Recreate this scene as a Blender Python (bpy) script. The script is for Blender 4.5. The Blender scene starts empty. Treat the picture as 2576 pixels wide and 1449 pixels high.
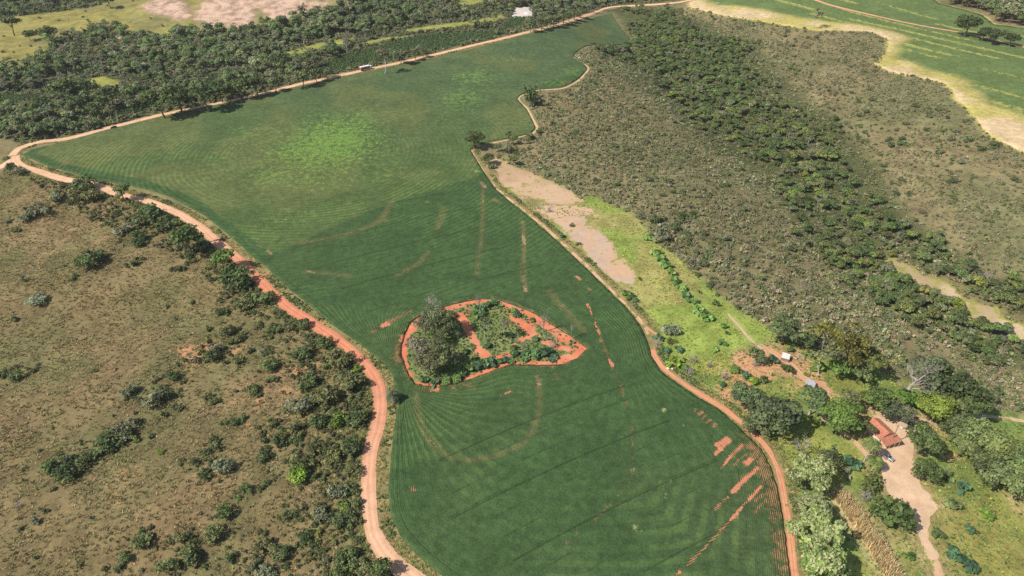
import bpy, bmesh, math, random
import numpy as np
from mathutils import Vector, Matrix
from mathutils.geometry import delaunay_2d_cdt

# ------------------------------------------------------------------ camera, sky, sun
SC = bpy.context.scene
COL = SC.collection
H = 180.0
PITCH = math.radians(36.0)
FD = 1719.5                       # focal length in photo units (photo measured 2576 x 1449)
cam_d = bpy.data.cameras.new('camera')
cam_d.sensor_width = 36.0
cam_d.lens = 36.0 * FD / 2576.0
cam_d.clip_start = 1.0
cam_d.clip_end = 20000.0
cam = bpy.data.objects.new('camera', cam_d)
COL.objects.link(cam)
cam.location = (0, 0, H)
cam.rotation_euler = (math.pi / 2 - PITCH, 0, 0)
SC.camera = cam

SUN_EL = math.radians(47.0)
SHADOW_AZ = math.radians(27.0)    # shadows fall to +X and away from the camera
world = bpy.data.worlds.new('World')
SC.world = world
world.use_nodes = True
wn = world.node_tree
sky = wn.nodes.new('ShaderNodeTexSky')
sky.sky_type = 'NISHITA'
sky.sun_disc = False
sky.sun_elevation = SUN_EL
sd = Vector((-math.cos(SHADOW_AZ), -math.sin(SHADOW_AZ), 0))
sky.sun_rotation = math.atan2(sd.x, sd.y)
sky.air_density = 1.2
sky.dust_density = 1.5
wn.links.new(sky.outputs[0], wn.nodes['Background'].inputs[0])
wn.nodes['Background'].inputs[1].default_value = 0.085

sl = bpy.data.lights.new('sun', 'SUN')
sl.energy = 4.9
sl.angle = math.radians(0.55)
sl.color = (1.0, 0.93, 0.82)
so = bpy.data.objects.new('sun', sl)
COL.objects.link(so)
light_dir = Vector((math.cos(SHADOW_AZ) * math.cos(SUN_EL), math.sin(SHADOW_AZ) * math.cos(SUN_EL), -math.sin(SUN_EL)))
so.rotation_euler = light_dir.to_track_quat('-Z', 'Y').to_euler()
so.location = (-200, -100, 400)

SC.view_settings.view_transform = 'Standard'
SC.view_settings.look = 'None'
SC.view_settings.gamma = 1.0
SC.view_settings.exposure = 0.14
SC.cycles.use_denoising = False
SC.cycles.max_bounces = 5
SC.cycles.diffuse_bounces = 3
SC.cycles.transmission_bounces = 3
SC.cycles.transparent_max_bounces = 4
SC.cycles.volume_bounces = 0

RNG = np.random.default_rng(7)
random.seed(7)
A = np.array

# ------------------------------------------------------------------ helpers: noise, geometry
def vnoise(x, y, s, seed=0):
    x = np.asarray(x, float) / s + 1000.37 * (seed + 1); y = np.asarray(y, float) / s + 531.7 * (seed + 1)
    xi = np.floor(x).astype(np.int64); yi = np.floor(y).astype(np.int64)
    fx = x - xi; fy = y - yi
    fx = fx * fx * (3 - 2 * fx); fy = fy * fy * (3 - 2 * fy)
    def h(a, b):
        n = (a * 374761393 + b * 668265263 + seed * 1442695041) & 0x7fffffff
        n = ((n ^ (n >> 13)) * 1274126177) & 0x7fffffff
        return ((n ^ (n >> 16)) & 0xffff) / 65535.0
    return (h(xi, yi) * (1 - fx) + h(xi + 1, yi) * fx) * (1 - fy) + (h(xi, yi + 1) * (1 - fx) + h(xi + 1, yi + 1) * fx) * fy

def fbm(x, y, s, seed=0, o=4):
    r = 0; a = 0.5; t = 0
    for i in range(o):
        r = r + a * vnoise(x, y, s / 2 ** i, seed + i); t += a; a *= 0.5
    return r / t

def sstep(a, b, x):
    t = np.clip((np.asarray(x, float) - a) / (b - a), 0, 1)
    return t * t * (3 - 2 * t)

def inside(poly, P):
    x, y = P[:, 0], P[:, 1]; r = np.zeros(len(P), bool)
    n = len(poly)
    for i in range(n):
        x1, y1 = poly[i]; x2, y2 = poly[(i + 1) % n]
        if y1 == y2: continue
        c = ((y1 > y) != (y2 > y)) & (x < (x2 - x1) * (y - y1) / (y2 - y1) + x1)
        r ^= c
    return r

def segd(line, P, closed=False):
    d = np.full(len(P), 1e18)
    n = len(line)
    for i in range(n if closed else n - 1):
        a = line[i]; b = line[(i + 1) % n]; ab = b - a
        L = max(ab @ ab, 1e-9)
        t = np.clip(((P - a) @ ab) / L, 0, 1)
        q = P - a - t[:, None] * ab
        d = np.minimum(d, (q * q).sum(1))
    return np.sqrt(d)

def sdist(poly, P):           # >0 inside
    d = segd(poly, P, True)
    return np.where(inside(poly, P), d, -d)

def ray(u, v):
    a = (np.asarray(u, float) - 1288) / FD; b = -(np.asarray(v, float) - 724.5) / FD
    return a, math.cos(PITCH) + b * math.sin(PITCH), -math.sin(PITCH) + b * math.cos(PITCH)

def flat(pts):
    p = A(pts, float); dx, dy, dz = ray(p[:, 0], p[:, 1]); t = -H / dz
    return np.stack([dx * t, dy * t], 1)

# ------------------------------------------------------------------ terrain
RAVINE = flat([(1500, -40), (1560, 20), (1640, 90), (1760, 190), (1900, 310), (2060, 440), (2200, 560), (2330, 660), (2440, 770), (2540, 860), (2700, 1000), (2900, 1250)])
ROAD1_D = [(40, 392), (40, 406), (60, 420), (100, 432), (150, 448), (200, 458), (250, 468), (287, 485), (350, 501), (400, 517), (450, 539), (500, 570), (525, 592), (562, 622), (600, 652), (625, 677), (644, 697), (669, 722), (690, 742), (706, 757), (731, 778), (769, 802), (804, 826), (844, 853), (881, 881), (906, 905), (931, 932), (946, 957), (954, 980), (957, 1002), (957, 1026), (954, 1052), (948, 1082), (939, 1108), (932, 1138), (928, 1168), (926, 1200), (926, 1230), (928, 1264), (931, 1300), (937, 1337), (951, 1370), (972, 1400), (1003, 1428), (1040, 1455), (1100, 1500), (1180, 1550)]
R1F = flat(ROAD1_D)

def hgt_exact(x, y):
    x = np.asarray(x, float); y = np.asarray(y, float)
    P = np.stack([x.ravel(), y.ravel()], 1)
    d = segd(RAVINE, P)
    z = -17.0 * np.exp(-(d / 62.0) ** 2)
    # land rises on the far bank
    side = np.interp(P[:, 1], RAVINE[::-1, 1], RAVINE[::-1, 0])
    far = np.maximum(P[:, 0] - side, 0)
    z = z + 10 * sstep(40, 260, far)
    # left slope falls away from the road
    rx = np.interp(P[:, 1], R1F[::-1, 1], R1F[::-1, 0])
    lf = np.maximum(rx - 4 - P[:, 0], 0) * sstep(430, 360, P[:, 1])
    z = z - 16 * (1 - np.exp(-(lf / 150.0) ** 1.3))
    z = z + (fbm(P[:, 0], P[:, 1], 70, 3, 3) - 0.5) * 7.0 * sstep(8, 60, lf)
    # folds: shallow gullies across the left slope
    g = np.sin((P[:, 0] * 0.42 - P[:, 1] * 0.9) * 0.075 + 2.2 * fbm(P[:, 0], P[:, 1], 120, 5, 2))
    z = z + 1.7 * g * sstep(10, 70, lf)
    # far hill behind the woods on the left
    hx = P[:, 0] + 290; hy = P[:, 1] - 830
    z = z + 34 * np.exp(-(hx / 200) ** 2 - (hy / 130) ** 2)
    rg = np.abs(np.sin((P[:, 0] + 0.5 * (P[:, 1] - 760)) / 17.0 + 3.0 * fbm(P[:, 0], P[:, 1], 60, 15, 3)))
    z = z + 4.0 * (np.sqrt(rg) - 0.7) * np.exp(-(hx / 120) ** 2 - ((P[:, 1] - 770) / 60) ** 2)
    z = z + (fbm(P[:, 0], P[:, 1], 160, 9, 2) - 0.5) * 10 * sstep(560, 900, P[:, 1] + 0.35 * np.abs(P[:, 0]))
    return z.reshape(x.shape)

TX0, TX1, TY0, TY1, TS = -900.0, 900.0, -60.0, 1100.0, 2.0
_tx, _ty = np.meshgrid(np.arange(TX0, TX1 + TS, TS), np.arange(TY0, TY1 + TS, TS))
HT = hgt_exact(_tx, _ty)
def hgt(x, y):
    x = np.asarray(x, float); y = np.asarray(y, float)
    fx = (x - TX0) / TS; fy = (y - TY0) / TS
    ok = (fx >= 0) & (fy >= 0) & (fx < HT.shape[1] - 1) & (fy < HT.shape[0] - 1)
    i = np.clip(np.floor(fx).astype(int), 0, HT.shape[1] - 2); j = np.clip(np.floor(fy).astype(int), 0, HT.shape[0] - 2)
    a = np.clip(fx - i, 0, 1); b = np.clip(fy - j, 0, 1)
    z = (HT[j, i] * (1 - a) + HT[j, i + 1] * a) * (1 - b) + (HT[j + 1, i] * (1 - a) + HT[j + 1, i + 1] * a) * b
    if not np.all(ok) and x.ndim:
        z = np.where(ok, z, 0.0); z[~ok] = hgt_exact(x[~ok], y[~ok])
    return z

def W(pts, up=0.0):           # photo units -> points on the terrain (raised by up)
    p = A(pts, float).reshape(-1, 2); dx, dy, dz = ray(p[:, 0], p[:, 1])
    z = np.zeros(len(p)) + up
    for i in range(30):
        t = (z - H) / dz
        zn = hgt(dx * t, dy * t) + up
        z = z + 0.6 * (zn - z)
    t = (z - H) / dz
    return np.stack([dx * t, dy * t, z - up], 1)

def W2(pts): return W(pts)[:, :2]
def w1(u, v, up=0.0): return W([(u, v)], up)[0]

def toD(P3):
    x, y, z = P3[:, 0], P3[:, 1], P3[:, 2] - H
    f = y * math.cos(PITCH) - z * math.sin(PITCH); u_ = y * math.sin(PITCH) + z * math.cos(PITCH)
    return 1288 + FD * x / f, 724.5 - FD * u_ / f, np.sqrt(x * x + y * y + z * z)

# ------------------------------------------------------------------ node helpers and materials
class N:
    def __init__(s, name):
        s.m = bpy.data.materials.new(name); s.m.use_nodes = True; s.t = s.m.node_tree
        s.t.nodes.clear()
        s.out = s.t.nodes.new('ShaderNodeOutputMaterial')
    def n(s, typ, **k):
        nd = s.t.nodes.new('ShaderNode' + typ)
        for a, b in k.items(): setattr(nd, a, b)
        return nd
    def put(s, sock, v):
        if isinstance(v, bpy.types.NodeSocket): s.t.links.new(v, sock)
        elif v is not None: sock.default_value = v
    def math(s, op, a, b=None, c=None, clamp=False):
        nd = s.n('Math', operation=op, use_clamp=clamp)
        for i, v in enumerate((a, b, c)):
            if v is not None: s.put(nd.inputs[i], v)
        return nd.outputs[0]
    def mix(s, f, a, b, blend='MIX'):
        nd = s.n('Mix', data_type='RGBA', blend_type=blend)
        s.put(nd.inputs[0], f); s.put(nd.inputs[6], a); s.put(nd.inputs[7], b)
        return nd.outputs[2]
    def attr(s, name, typ='GEOMETRY'):
        return s.n('Attribute', attribute_name=name, attribute_type=typ)
    def pos(s):
        return s.n('NewGeometry').outputs['Position']
    def noise(s, vec, scale, detail=3, rough=0.55, dist=0.0):
        nd = s.n('TexNoise'); s.put(nd.inputs['Vector'], vec)
        nd.inputs['Scale'].default_value = scale; nd.inputs['Detail'].default_value = detail
        nd.inputs['Roughness'].default_value = rough; nd.inputs['Distortion'].default_value = dist
        return nd.outputs['Fac']
    def scl(s, col, f):      # colour times scalar
        nd = s.n('VectorMath', operation='SCALE'); s.put(nd.inputs[0], tuple(col)[:3] if isinstance(col, tuple) else col); s.put(nd.inputs['Scale'], f)
        return nd.outputs[0]
    def ramp(s, x, lo, hi, a=0.0, b=1.0):
        nd = s.n('MapRange', interpolation_type='SMOOTHSTEP'); s.put(nd.inputs[0], x)
        for i, v in enumerate((lo, hi, a, b)): s.put(nd.inputs[1 + i], v)
        return nd.outputs[0]
    def bump(s, h, dist, strength=1.0):
        nd = s.n('Bump'); nd.inputs['Distance'].default_value = dist; nd.inputs['Strength'].default_value = strength
        s.put(nd.inputs['Height'], h); return nd.outputs[0]
    def finish(s, col, rough=0.85, normal=None, spec=0.15, **k):
        b = s.n('BsdfPrincipled'); s.put(b.inputs['Base Color'], col); s.put(b.inputs['Roughness'], rough)
        b.inputs['Specular IOR Level'].default_value = spec
        if normal is not None: s.put(b.inputs['Normal'], normal)
        for a, v in k.items(): s.put(b.inputs[a.replace('_', ' ')], v)
        s.t.links.new(b.outputs[0], s.out.inputs[0]); return s.m

def rgba(c): return (c[0], c[1], c[2], 1.0)

def mat_ground():
    s = N('ground_cover'); p = s.pos()
    col = s.attr('gcol').outputs['Color']; soil = s.attr('soil').outputs['Fac']; rough = s.attr('tuft').outputs['Fac']
    n1 = s.noise(p, 0.13, 6, 0.62); n2 = s.noise(p, 0.9, 3, 0.6); n3 = s.noise(p, 0.035, 3); n4 = s.noise(p, 3.1, 2)
    v = s.math('ADD', s.ramp(n1, 0.25, 0.75, 0.72, 1.28), s.math('MULTIPLY', s.math('SUBTRACT', n2, 0.5), s.math('MULTIPLY', rough, 1.7)))
    v = s.math('MULTIPLY', v, s.ramp(n3, 0.3, 0.7, 0.88, 1.12))
    c = s.scl(col, v)
    c = s.mix(s.ramp(n2, 0.52, 0.72, 0, 0.35), c, s.mix(1.0, c, (0.80, 1.12, 0.62, 1), 'MULTIPLY'))
    f = s.math('ADD', soil, s.math('ADD', s.math('MULTIPLY', s.math('SUBTRACT', n1, 0.5), 1.5), s.math('MULTIPLY', s.math('SUBTRACT', n2, 0.5), 0.8)))
    f = s.ramp(f, 0.38, 0.66)
    sc = s.scl(s.attr('scol').outputs['Color'], s.ramp(n4, 0.2, 0.8, 0.8, 1.15))
    c = s.mix(f, c, sc)
    h = s.math('ADD', n2, s.math('MULTIPLY', n4, 0.5))
    return s.finish(c, 0.95, s.bump(h, 0.35, 0.8), 0.05)

def mat_soil():
    s = N('bare_soil'); p = s.pos()
    col = s.attr('gcol').outputs['Color']
    n1 = s.noise(p, 0.22, 5, 0.6); n2 = s.noise(p, 1.7, 3); n3 = s.noise(p, 0.06, 2)
    v = s.math('MULTIPLY', s.ramp(n1, 0.2, 0.8, 0.84, 1.15), s.ramp(n2, 0.2, 0.8, 0.9, 1.1))
    c = s.scl(col, v)
    c = s.mix(s.ramp(n3, 0.4, 0.7, 0, 0.25), c, s.mix(1.0, c, (0.9, 0.8, 0.72, 1), 'MULTIPLY'))
    gr = s.attr('weed').outputs['Fac']
    f = s.math('ADD', gr, s.math('ADD', s.math('MULTIPLY', s.math('SUBTRACT', n1, 0.5), 1.7), s.math('MULTIPLY', s.math('SUBTRACT', n2, 0.5), 0.8)))
    f = s.ramp(f, 0.42, 0.62)
    c = s.mix(f, c, s.scl(s.attr('wcol').outputs['Color'], s.ramp(n2, 0.2, 0.8, 0.6, 1.4)))
    return s.finish(c, 0.95, s.bump(n2, 0.12, 0.7), 0.05)

def mat_crop():
    s = N('crop_canopy'); p = s.pos()
    col = s.attr('gcol').outputs['Color']; soil = s.attr('soil').outputs['Fac']; ph = s.attr('ph').outputs['Fac']; tr = s.attr('trk').outputs['Fac']
    n0 = s.noise(p, 0.05, 3, 0.6); n1 = s.noise(p, 0.3, 5, 0.65); n2 = s.noise(p, 1.5, 3, 0.6); n3 = s.noise(p, 4.5, 2)
    def line(x, period, width, off=0.0):
        q = s.math('FRACT', s.math('ADD', s.math('DIVIDE', x, period), off))
        return s.math('SUBTRACT', 1.0, s.ramp(s.math('ABSOLUTE', s.math('SUBTRACT', q, 0.5)), width * 0.4, width))
    phw = s.math('ADD', ph, s.math('MULTIPLY', n1, 0.25))
    row = s.math('MULTIPLY', line(phw, 0.62, 0.45), s.math('MULTIPLY', tr, 3.0, clamp=True))
    t1 = s.math('MULTIPLY', line(ph, 7.4, 0.035), s.ramp(n0, 0.42, 0.66, 0.0, 0.6))
    t2 = s.math('MULTIPLY', line(ph, 22.2, 0.014, 0.37), s.ramp(n1, 0.34, 0.5, 0.2, 0.8))
    t = s.math('MULTIPLY', s.math('MAXIMUM', t1, t2), tr)
    # gaps left by run-over plants: litter, soil and furrow shade put into the colour
    v = s.math('ADD', s.ramp(n1, 0.25, 0.75, 0.78, 1.22), s.math('MULTIPLY', s.math('SUBTRACT', n2, 0.5), 1.0))
    v = s.math('MULTIPLY', v, s.ramp(n0, 0.3, 0.7, 0.90, 1.10))
    band = s.math('SINE', s.math('MULTIPLY', s.math('ADD', s.attr('ph2').outputs['Fac'], s.math('MULTIPLY', n1, 1.3)), 2.3))
    c = s.scl(col, v)
    bk = s.math('MULTIPLY', s.math('MULTIPLY', s.ramp(band, -0.4, 0.8), s.ramp(n0, 0.32, 0.58, 0.25, 1.0)), s.attr('bandk').outputs['Fac'])
    c = s.mix(bk, c, s.mix(1.0, c, (1.42, 1.32, 1.14, 1), 'MULTIPLY'))
    yel = s.attr('pale').outputs['Fac']
    f = s.ramp(s.math('ADD', yel, s.math('ADD', s.math('MULTIPLY', s.math('SUBTRACT', n1, 0.5), 1.3), s.math('MULTIPLY', s.math('SUBTRACT', n2, 0.5), 1.2))), 0.40, 0.80)
    c = s.mix(f, c, s.scl(s.attr('pcol').outputs['Color'], s.ramp(n2, 0.25, 0.75, 0.55, 1.45)))
    c = s.mix(s.math('MULTIPLY', t, 0.5), c, (0.030, 0.042, 0.018, 1))
    fs = s.math('ADD', soil, s.math('ADD', s.math('MULTIPLY', s.math('SUBTRACT', 0.5, row), 0.42), s.math('ADD', s.math('MULTIPLY', s.math('SUBTRACT', n1, 0.5), 1.0), s.math('MULTIPLY', s.math('SUBTRACT', n2, 0.5), 0.6))))
    fs = s.ramp(fs, 0.42, 0.60)
    c = s.mix(fs, c, s.scl(s.attr('scol').outputs['Color'], s.ramp(n3, 0.2, 0.8, 0.8, 1.15)))
    h = s.math('ADD', s.math('MULTIPLY', n2, 0.8), s.math('MULTIPLY', n3, 0.5))
    h = s.math('ADD', h, s.math('MULTIPLY', row, 0.10))
    h = s.math('SUBTRACT', h, s.math('MULTIPLY', t, 1.3))
    h = s.math('ADD', h, s.math('MULTIPLY', bk, 0.35))
    h = s.math('SUBTRACT', h, s.math('MULTIPLY', fs, 0.8))
    return s.finish(c, 0.9, s.bump(h, 0.4, 0.8), 0.06)

def mat_leaf(name='leaf', trans=0.28):
    s = N(name)
    tint = s.attr('tint', 'INSTANCER').outputs['Color']; lv = s.attr('lv').outputs['Fac']; fl = s.attr('fl').outputs['Fac']
    c = s.scl(tint, s.ramp(lv, 0.0, 1.0, 0.55, 1.5))
    c = s.mix(s.ramp(lv, 0.7, 1.0, 0.0, 0.5), c, s.mix(1.0, c, (1.25, 1.15, 0.7, 1), 'MULTIPLY'))
    c = s.mix(fl, c, (0.50, 0.50, 0.27, 1))
    b = s.n('BsdfPrincipled'); s.put(b.inputs['Base Color'], c); b.inputs['Roughness'].default_value = 0.6; b.inputs['Specular IOR Level'].default_value = 0.25
    tr = s.n('BsdfTranslucent'); s.put(tr.inputs[0], s.mix(1.0, c, (1.1, 1.25, 0.6, 1), 'MULTIPLY'))
    mx = s.n('MixShader'); mx.inputs[0].default_value = trans
    s.t.links.new(b.outputs[0], mx.inputs[1]); s.t.links.new(tr.outputs[0], mx.inputs[2]); s.t.links.new(mx.outputs[0], s.out.inputs[0])
    return s.m

def mat_bark(name, c1, c2):
    s = N(name); p = s.n('TexCoord').outputs['Object']
    n = s.noise(p, 2.5, 4)
    return s.finish(s.mix(s.ramp(n, 0.3, 0.7), rgba(c1), rgba(c2)), 0.9, s.bump(s.noise(p, 9, 2), 0.05))

def mat_plain(name, c, rough=0.6, var=0.12, scale=1.5, metallic=0.0, spec=0.4):
    s = N(name); p = s.n('TexCoord').outputs['Object']
    n = s.noise(p, scale, 4)
    return s.finish(s.scl(rgba(c), s.ramp(n, 0.25, 0.75, 1 - var, 1 + var)), rough, None, spec, Metallic=metallic)

M_GROUND = mat_ground(); M_SOIL = mat_soil(); M_CROP = mat_crop(); M_LEAF = mat_leaf()
M_BARK = mat_bark('bark', (0.10, 0.075, 0.055), (0.20, 0.16, 0.13))
M_PALE = mat_bark('pale_bark', (0.36, 0.33, 0.28), (0.52, 0.48, 0.42))
M_DEAD = mat_bark('dead_wood', (0.26, 0.23, 0.20), (0.44, 0.40, 0.36))

def tag(o, label=None, cat=None, group=None, kind=None):
    if label: o['label'] = label
    if cat: o['category'] = cat
    if group: o['group'] = group
    if kind: o['kind'] = kind
    return o

def mesh_from(name, V, F, mats, attrs=None, midx=None, smooth=False):
    me = bpy.data.meshes.new(name)
    V = np.asarray(V, np.float32)
    if isinstance(F, np.ndarray):
        k = F.shape[1]
        me.vertices.add(len(V)); me.vertices.foreach_set('co', V.ravel())
        me.loops.add(F.size); me.loops.foreach_set('vertex_index', F.astype(np.int32).ravel())
        me.polygons.add(len(F)); me.polygons.foreach_set('loop_start', np.arange(0, F.size, k, dtype=np.int32))
        me.update(calc_edges=True); me.validate()
    else:
        me.from_pydata([tuple(v) for v in V], [], F); me.update()
    for m in (mats if isinstance(mats, (list, tuple)) else [mats]): me.materials.append(m)
    if midx is not None: me.polygons.foreach_set('material_index', np.asarray(midx, np.int32))
    for k_, a in (attrs or {}).items():
        a = np.asarray(a, np.float32)
        if a.ndim == 1:
            at = me.attributes.new(k_, 'FLOAT', 'POINT'); at.data.foreach_set('value', a)
        else:
            at = me.attributes.new(k_, 'FLOAT_COLOR', 'POINT')
            at.data.foreach_set('color', np.concatenate([a, np.ones((len(a), 1), np.float32)], 1).ravel())
    if smooth: me.polygons.foreach_set('use_smooth', np.ones(len(me.polygons), bool))
    me.update()
    return me

def obj(name, me, parent=None, loc=None):
    o = bpy.data.objects.new(name, me); COL.objects.link(o)
    if parent: o.parent = parent
    if loc is not None: o.location = loc
    return o

def empty(name, loc, rz=0.0, sc=1.0):
    o = bpy.data.objects.new(name, None); COL.objects.link(o)
    o.empty_display_size = 0.5
    o.location = loc; o.rotation_euler = (0, 0, rz)
    o.scale = (sc, sc, sc) if not hasattr(sc, '__len__') else sc
    return o

# ------------------------------------------------------------------ land cover outlines (photo units -> terrain)
FIELD_D = [(55, 392), (78, 378), (150, 361), (260, 331), (390, 299), (520, 269), (660, 243), (830, 202), (1000, 166), (1200, 121), (1400, 74), (1500, 44), (1536, 33), (1563, 73), (1583, 98), (1588, 110), (1530, 113), (1476, 115), (1460, 124), (1444, 136), (1440, 146), (1455, 156), (1470, 164), (1476, 174), (1460, 194), (1436, 210), (1411, 220), (1363, 225), (1325, 232), (1308, 240), (1301, 249), (1312, 262), (1324, 275), (1335, 296), (1347, 322), (1335, 336), (1308, 343), (1270, 350), (1235, 356), (1200, 366), (1184, 378), (1196, 400), (1213, 428), (1232, 456), (1250, 480), (1290, 514), (1340, 554), (1400, 607), (1470, 672), (1520, 722), (1570, 770), (1607, 815), (1624, 850), (1637, 895), (1659, 932), (1704, 966), (1754, 999), (1804, 1029), (1844, 1064), (1882, 1099), (1915, 1134), (1940, 1182), (1956, 1240), (1968, 1300), (1976, 1360), (1986, 1449), (2000, 1580), (1240, 1580), (1180, 1500), (1114, 1449), (1069, 1414), (1034, 1379), (1006, 1347), (991, 1317), (981, 1287), (977, 1242), (979, 1199), (984, 1149), (988, 1112), (992, 1070), (1000, 1022), (996, 985), (986, 942), (969, 917), (944, 897), (899, 862), (849, 827), (819, 802), (784, 772), (754, 747), (721, 723), (686, 690), (669, 670), (640, 651), (600, 613), (550, 571), (512, 541), (470, 518), (430, 496), (375, 478), (300, 463), (237, 452), (175, 433), (125, 420), (82, 401)]
ISLAND_D = [(1124, 771), (1171, 759), (1202, 754), (1247, 753), (1294, 769), (1345, 790), (1392, 820), (1438, 849), (1477, 877), (1450, 904), (1417, 917), (1392, 920), (1335, 919), (1284, 919), (1243, 931), (1202, 949), (1155, 964), (1110, 970), (1064, 973), (1044, 966), (1028, 945), (1017, 919), (1008, 888), (1010, 867), (1017, 845), (1030, 816), (1048, 800), (1099, 781)]
UPPER_D = [(684, 639), (744, 617), (819, 582), (894, 547), (969, 517), (1044, 492), (1119, 469), (1204, 447), (1190, 383), (1240, 355), (1340, 335), (1350, 322), (1325, 270), (1310, 235), (1480, 175), (1440, 140), (1590, 110), (1540, 30), (1400, 70), (830, 195), (400, 290), (150, 355), (90, 385), (170, 415), (225, 427), (300, 442), (375, 457), (462, 487), (512, 512), (575, 562), (640, 607)]
FARFIELD_D = [(1733, 8), (1738, 20), (1813, 38), (1932, 57), (1982, 65), (2057, 77), (2144, 77), (2195, 80), (2237, 100), (2232, 130), (2220, 150), (2202, 163), (2237, 180), (2307, 195), (2370, 207), (2395, 225), (2407, 250), (2444, 282), (2462, 307), (2482, 335), (2512, 355), (2532, 362), (2576, 385), (2760, 470), (2860, 150), (2620, 78), (2500, 62), (2470, 38), (2420, 24), (2360, 8), (2330, -20), (1780, -20)]
FARGREEN_D = [(1770, 0), (1800, 12), (1932, 27), (2007, 45), (2082, 55), (2157, 63), (2220, 73), (2262, 84), (2290, 97), (2264, 112), (2257, 148), (2295, 155), (2332, 174), (2382, 188), (2432, 204), (2452, 224), (2470, 237), (2477, 262), (2557, 285), (2700, 350), (2860, 150), (2620, 78), (2330, -20), (1780, -20)]
BARE1_D = [(1225, 386), (1250, 395), (1288, 415), (1325, 429), (1363, 444), (1400, 461), (1438, 480), (1463, 500), (1468, 509), (1438, 517), (1400, 518), (1350, 503), (1290, 488), (1262, 470), (1250, 440), (1235, 410)]
BARE2_D = [(1383, 547), (1430, 543), (1473, 542), (1482, 562), (1513, 582), (1538, 607), (1553, 640), (1588, 670), (1613, 697), (1603, 722), (1575, 719), (1548, 712), (1513, 681), (1475, 642), (1438, 602), (1408, 575)]
LIME_D = [(1440, 520), (1475, 490), (1500, 495), (1550, 520), (1590, 535), (1620, 560), (1640, 590), (1660, 612), (1700, 640), (1750, 690), (1800, 730), (1850, 770), (1900, 800), (1950, 832), (1965, 870), (1900, 890), (1850, 900), (1760, 935), (1690, 930), (1645, 890), (1630, 845), (1600, 795), (1560, 750), (1500, 690), (1400, 600), (1330, 535), (1300, 500), (1400, 525)]
FARM_D = [(1645, 890), (1760, 900), (1850, 885), (1950, 850), (2050, 880), (2200, 930), (2400, 1010), (2576, 1040), (2760, 1100), (3060, 1180), (3060, 1760), (2040, 1760), (2000, 1580), (1990, 1449), (1965, 1240), (1930, 1140), (1850, 1060), (1760, 995), (1665, 930)]
YARD_D = [(2190, 1060), (2200, 1035), (2215, 1022), (2250, 1035), (2262, 1060), (2300, 1052), (2345, 1055), (2340, 1070), (2305, 1085), (2300, 1110), (2298, 1145), (2306, 1187), (2322, 1227), (2352, 1255), (2372, 1275), (2345, 1302), (2334, 1330), (2343, 1362), (2358, 1395), (2378, 1449), (2410, 1540), (2375, 1540), (2352, 1449), (2330, 1407), (2315, 1370), (2305, 1337), (2282, 1297), (2257, 1263), (2232, 1236), (2217, 1207), (2207, 1182), (2218, 1162), (2208, 1137), (2190, 1112)]
CORN_D = [(2087, 1250), (2095, 1232), (2132, 1247), (2170, 1292), (2207, 1345), (2245, 1402), (2267, 1449), (2310, 1530), (2265, 1530), (2222, 1449), (2182, 1375), (2145, 1325), (2107, 1267)]
WOODS_D = [(-250, 360), (0, 345), (60, 362), (100, 352), (200, 336), (330, 302), (460, 274), (660, 232), (830, 190), (1000, 153), (1200, 107), (1300, 83), (1400, 60), (1480, 33), (1520, 17), (1560, 11), (1640, 7), (1700, 0), (1700, -45), (-400, -45), (-400, 200)]
HILLGRASS_D = [(-200, 60), (0, 45), (100, 35), (250, 15), (330, -45), (850, -45), (882, 5), (830, 28), (760, 33), (700, 58), (600, 73), (520, 80), (450, 85), (400, 95), (300, 78), (265, 66), (180, 85), (130, 100), (110, 150), (60, 170), (0, 172), (-200, 185)]
ERODED_D = [[(360, 16), (390, -4), (455, -4), (478, 10), (490, 38), (452, 52), (400, 38)], [(488, 46), (505, 8), (550, -8), (620, -10), (640, 15), (652, 50), (610, 62), (560, 70), (505, 66)], [(648, -14), (790, -14), (770, 30), (720, 46), (678, 52), (650, 28)], [(300, 90), (325, 88), (300, 100), (280, 98)], [(565, 58), (640, 52), (600, 66)], [(760, 5), (850, 5), (800, 20), (755, 28)]]
CLEAR_D = [[(718, 132), (780, 112), (850, 99), (905, 95), (880, 106), (800, 127), (740, 142)], [(1005, 78), (1100, 62), (1200, 50), (1262, 36), (1275, 48), (1200, 62), (1110, 72), (1035, 82)], [(1138, 18), (1165, -4), (1255, -10), (1205, 8), (1160, 20)], [(195, 205), (260, 192), (305, 205), (290, 221), (235, 216)], [(905, 108), (960, 96), (1040, 88), (1000, 98), (920, 112)], [(130, 205), (180, 195), (190, 205), (140, 215)]]
COFFEE_D = [[(742, 188), (800, 172), (830, 152), (880, 136), (950, 118), (1000, 106), (1060, 90), (1150, 86), (1230, 79), (1280, 76), (1262, 88), (1200, 102), (1100, 126), (1060, 135), (1000, 147), (900, 170), (850, 180), (790, 192)], [(262, 277), (312, 258), (362, 252), (385, 262), (370, 278), (295, 298), (255, 302)], [(-60, 243), (0, 240), (107, 237), (100, 246), (75, 252), (0, 263), (-60, 268)], [(1265, 68), (1284, 48), (1330, 42), (1312, 57), (1300, 70)], [(520, 190), (600, 180), (560, 200), (520, 205)]]
DRYING_D = [(1297, 19), (1341, 18), (1339, 41), (1284, 46)]
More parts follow.
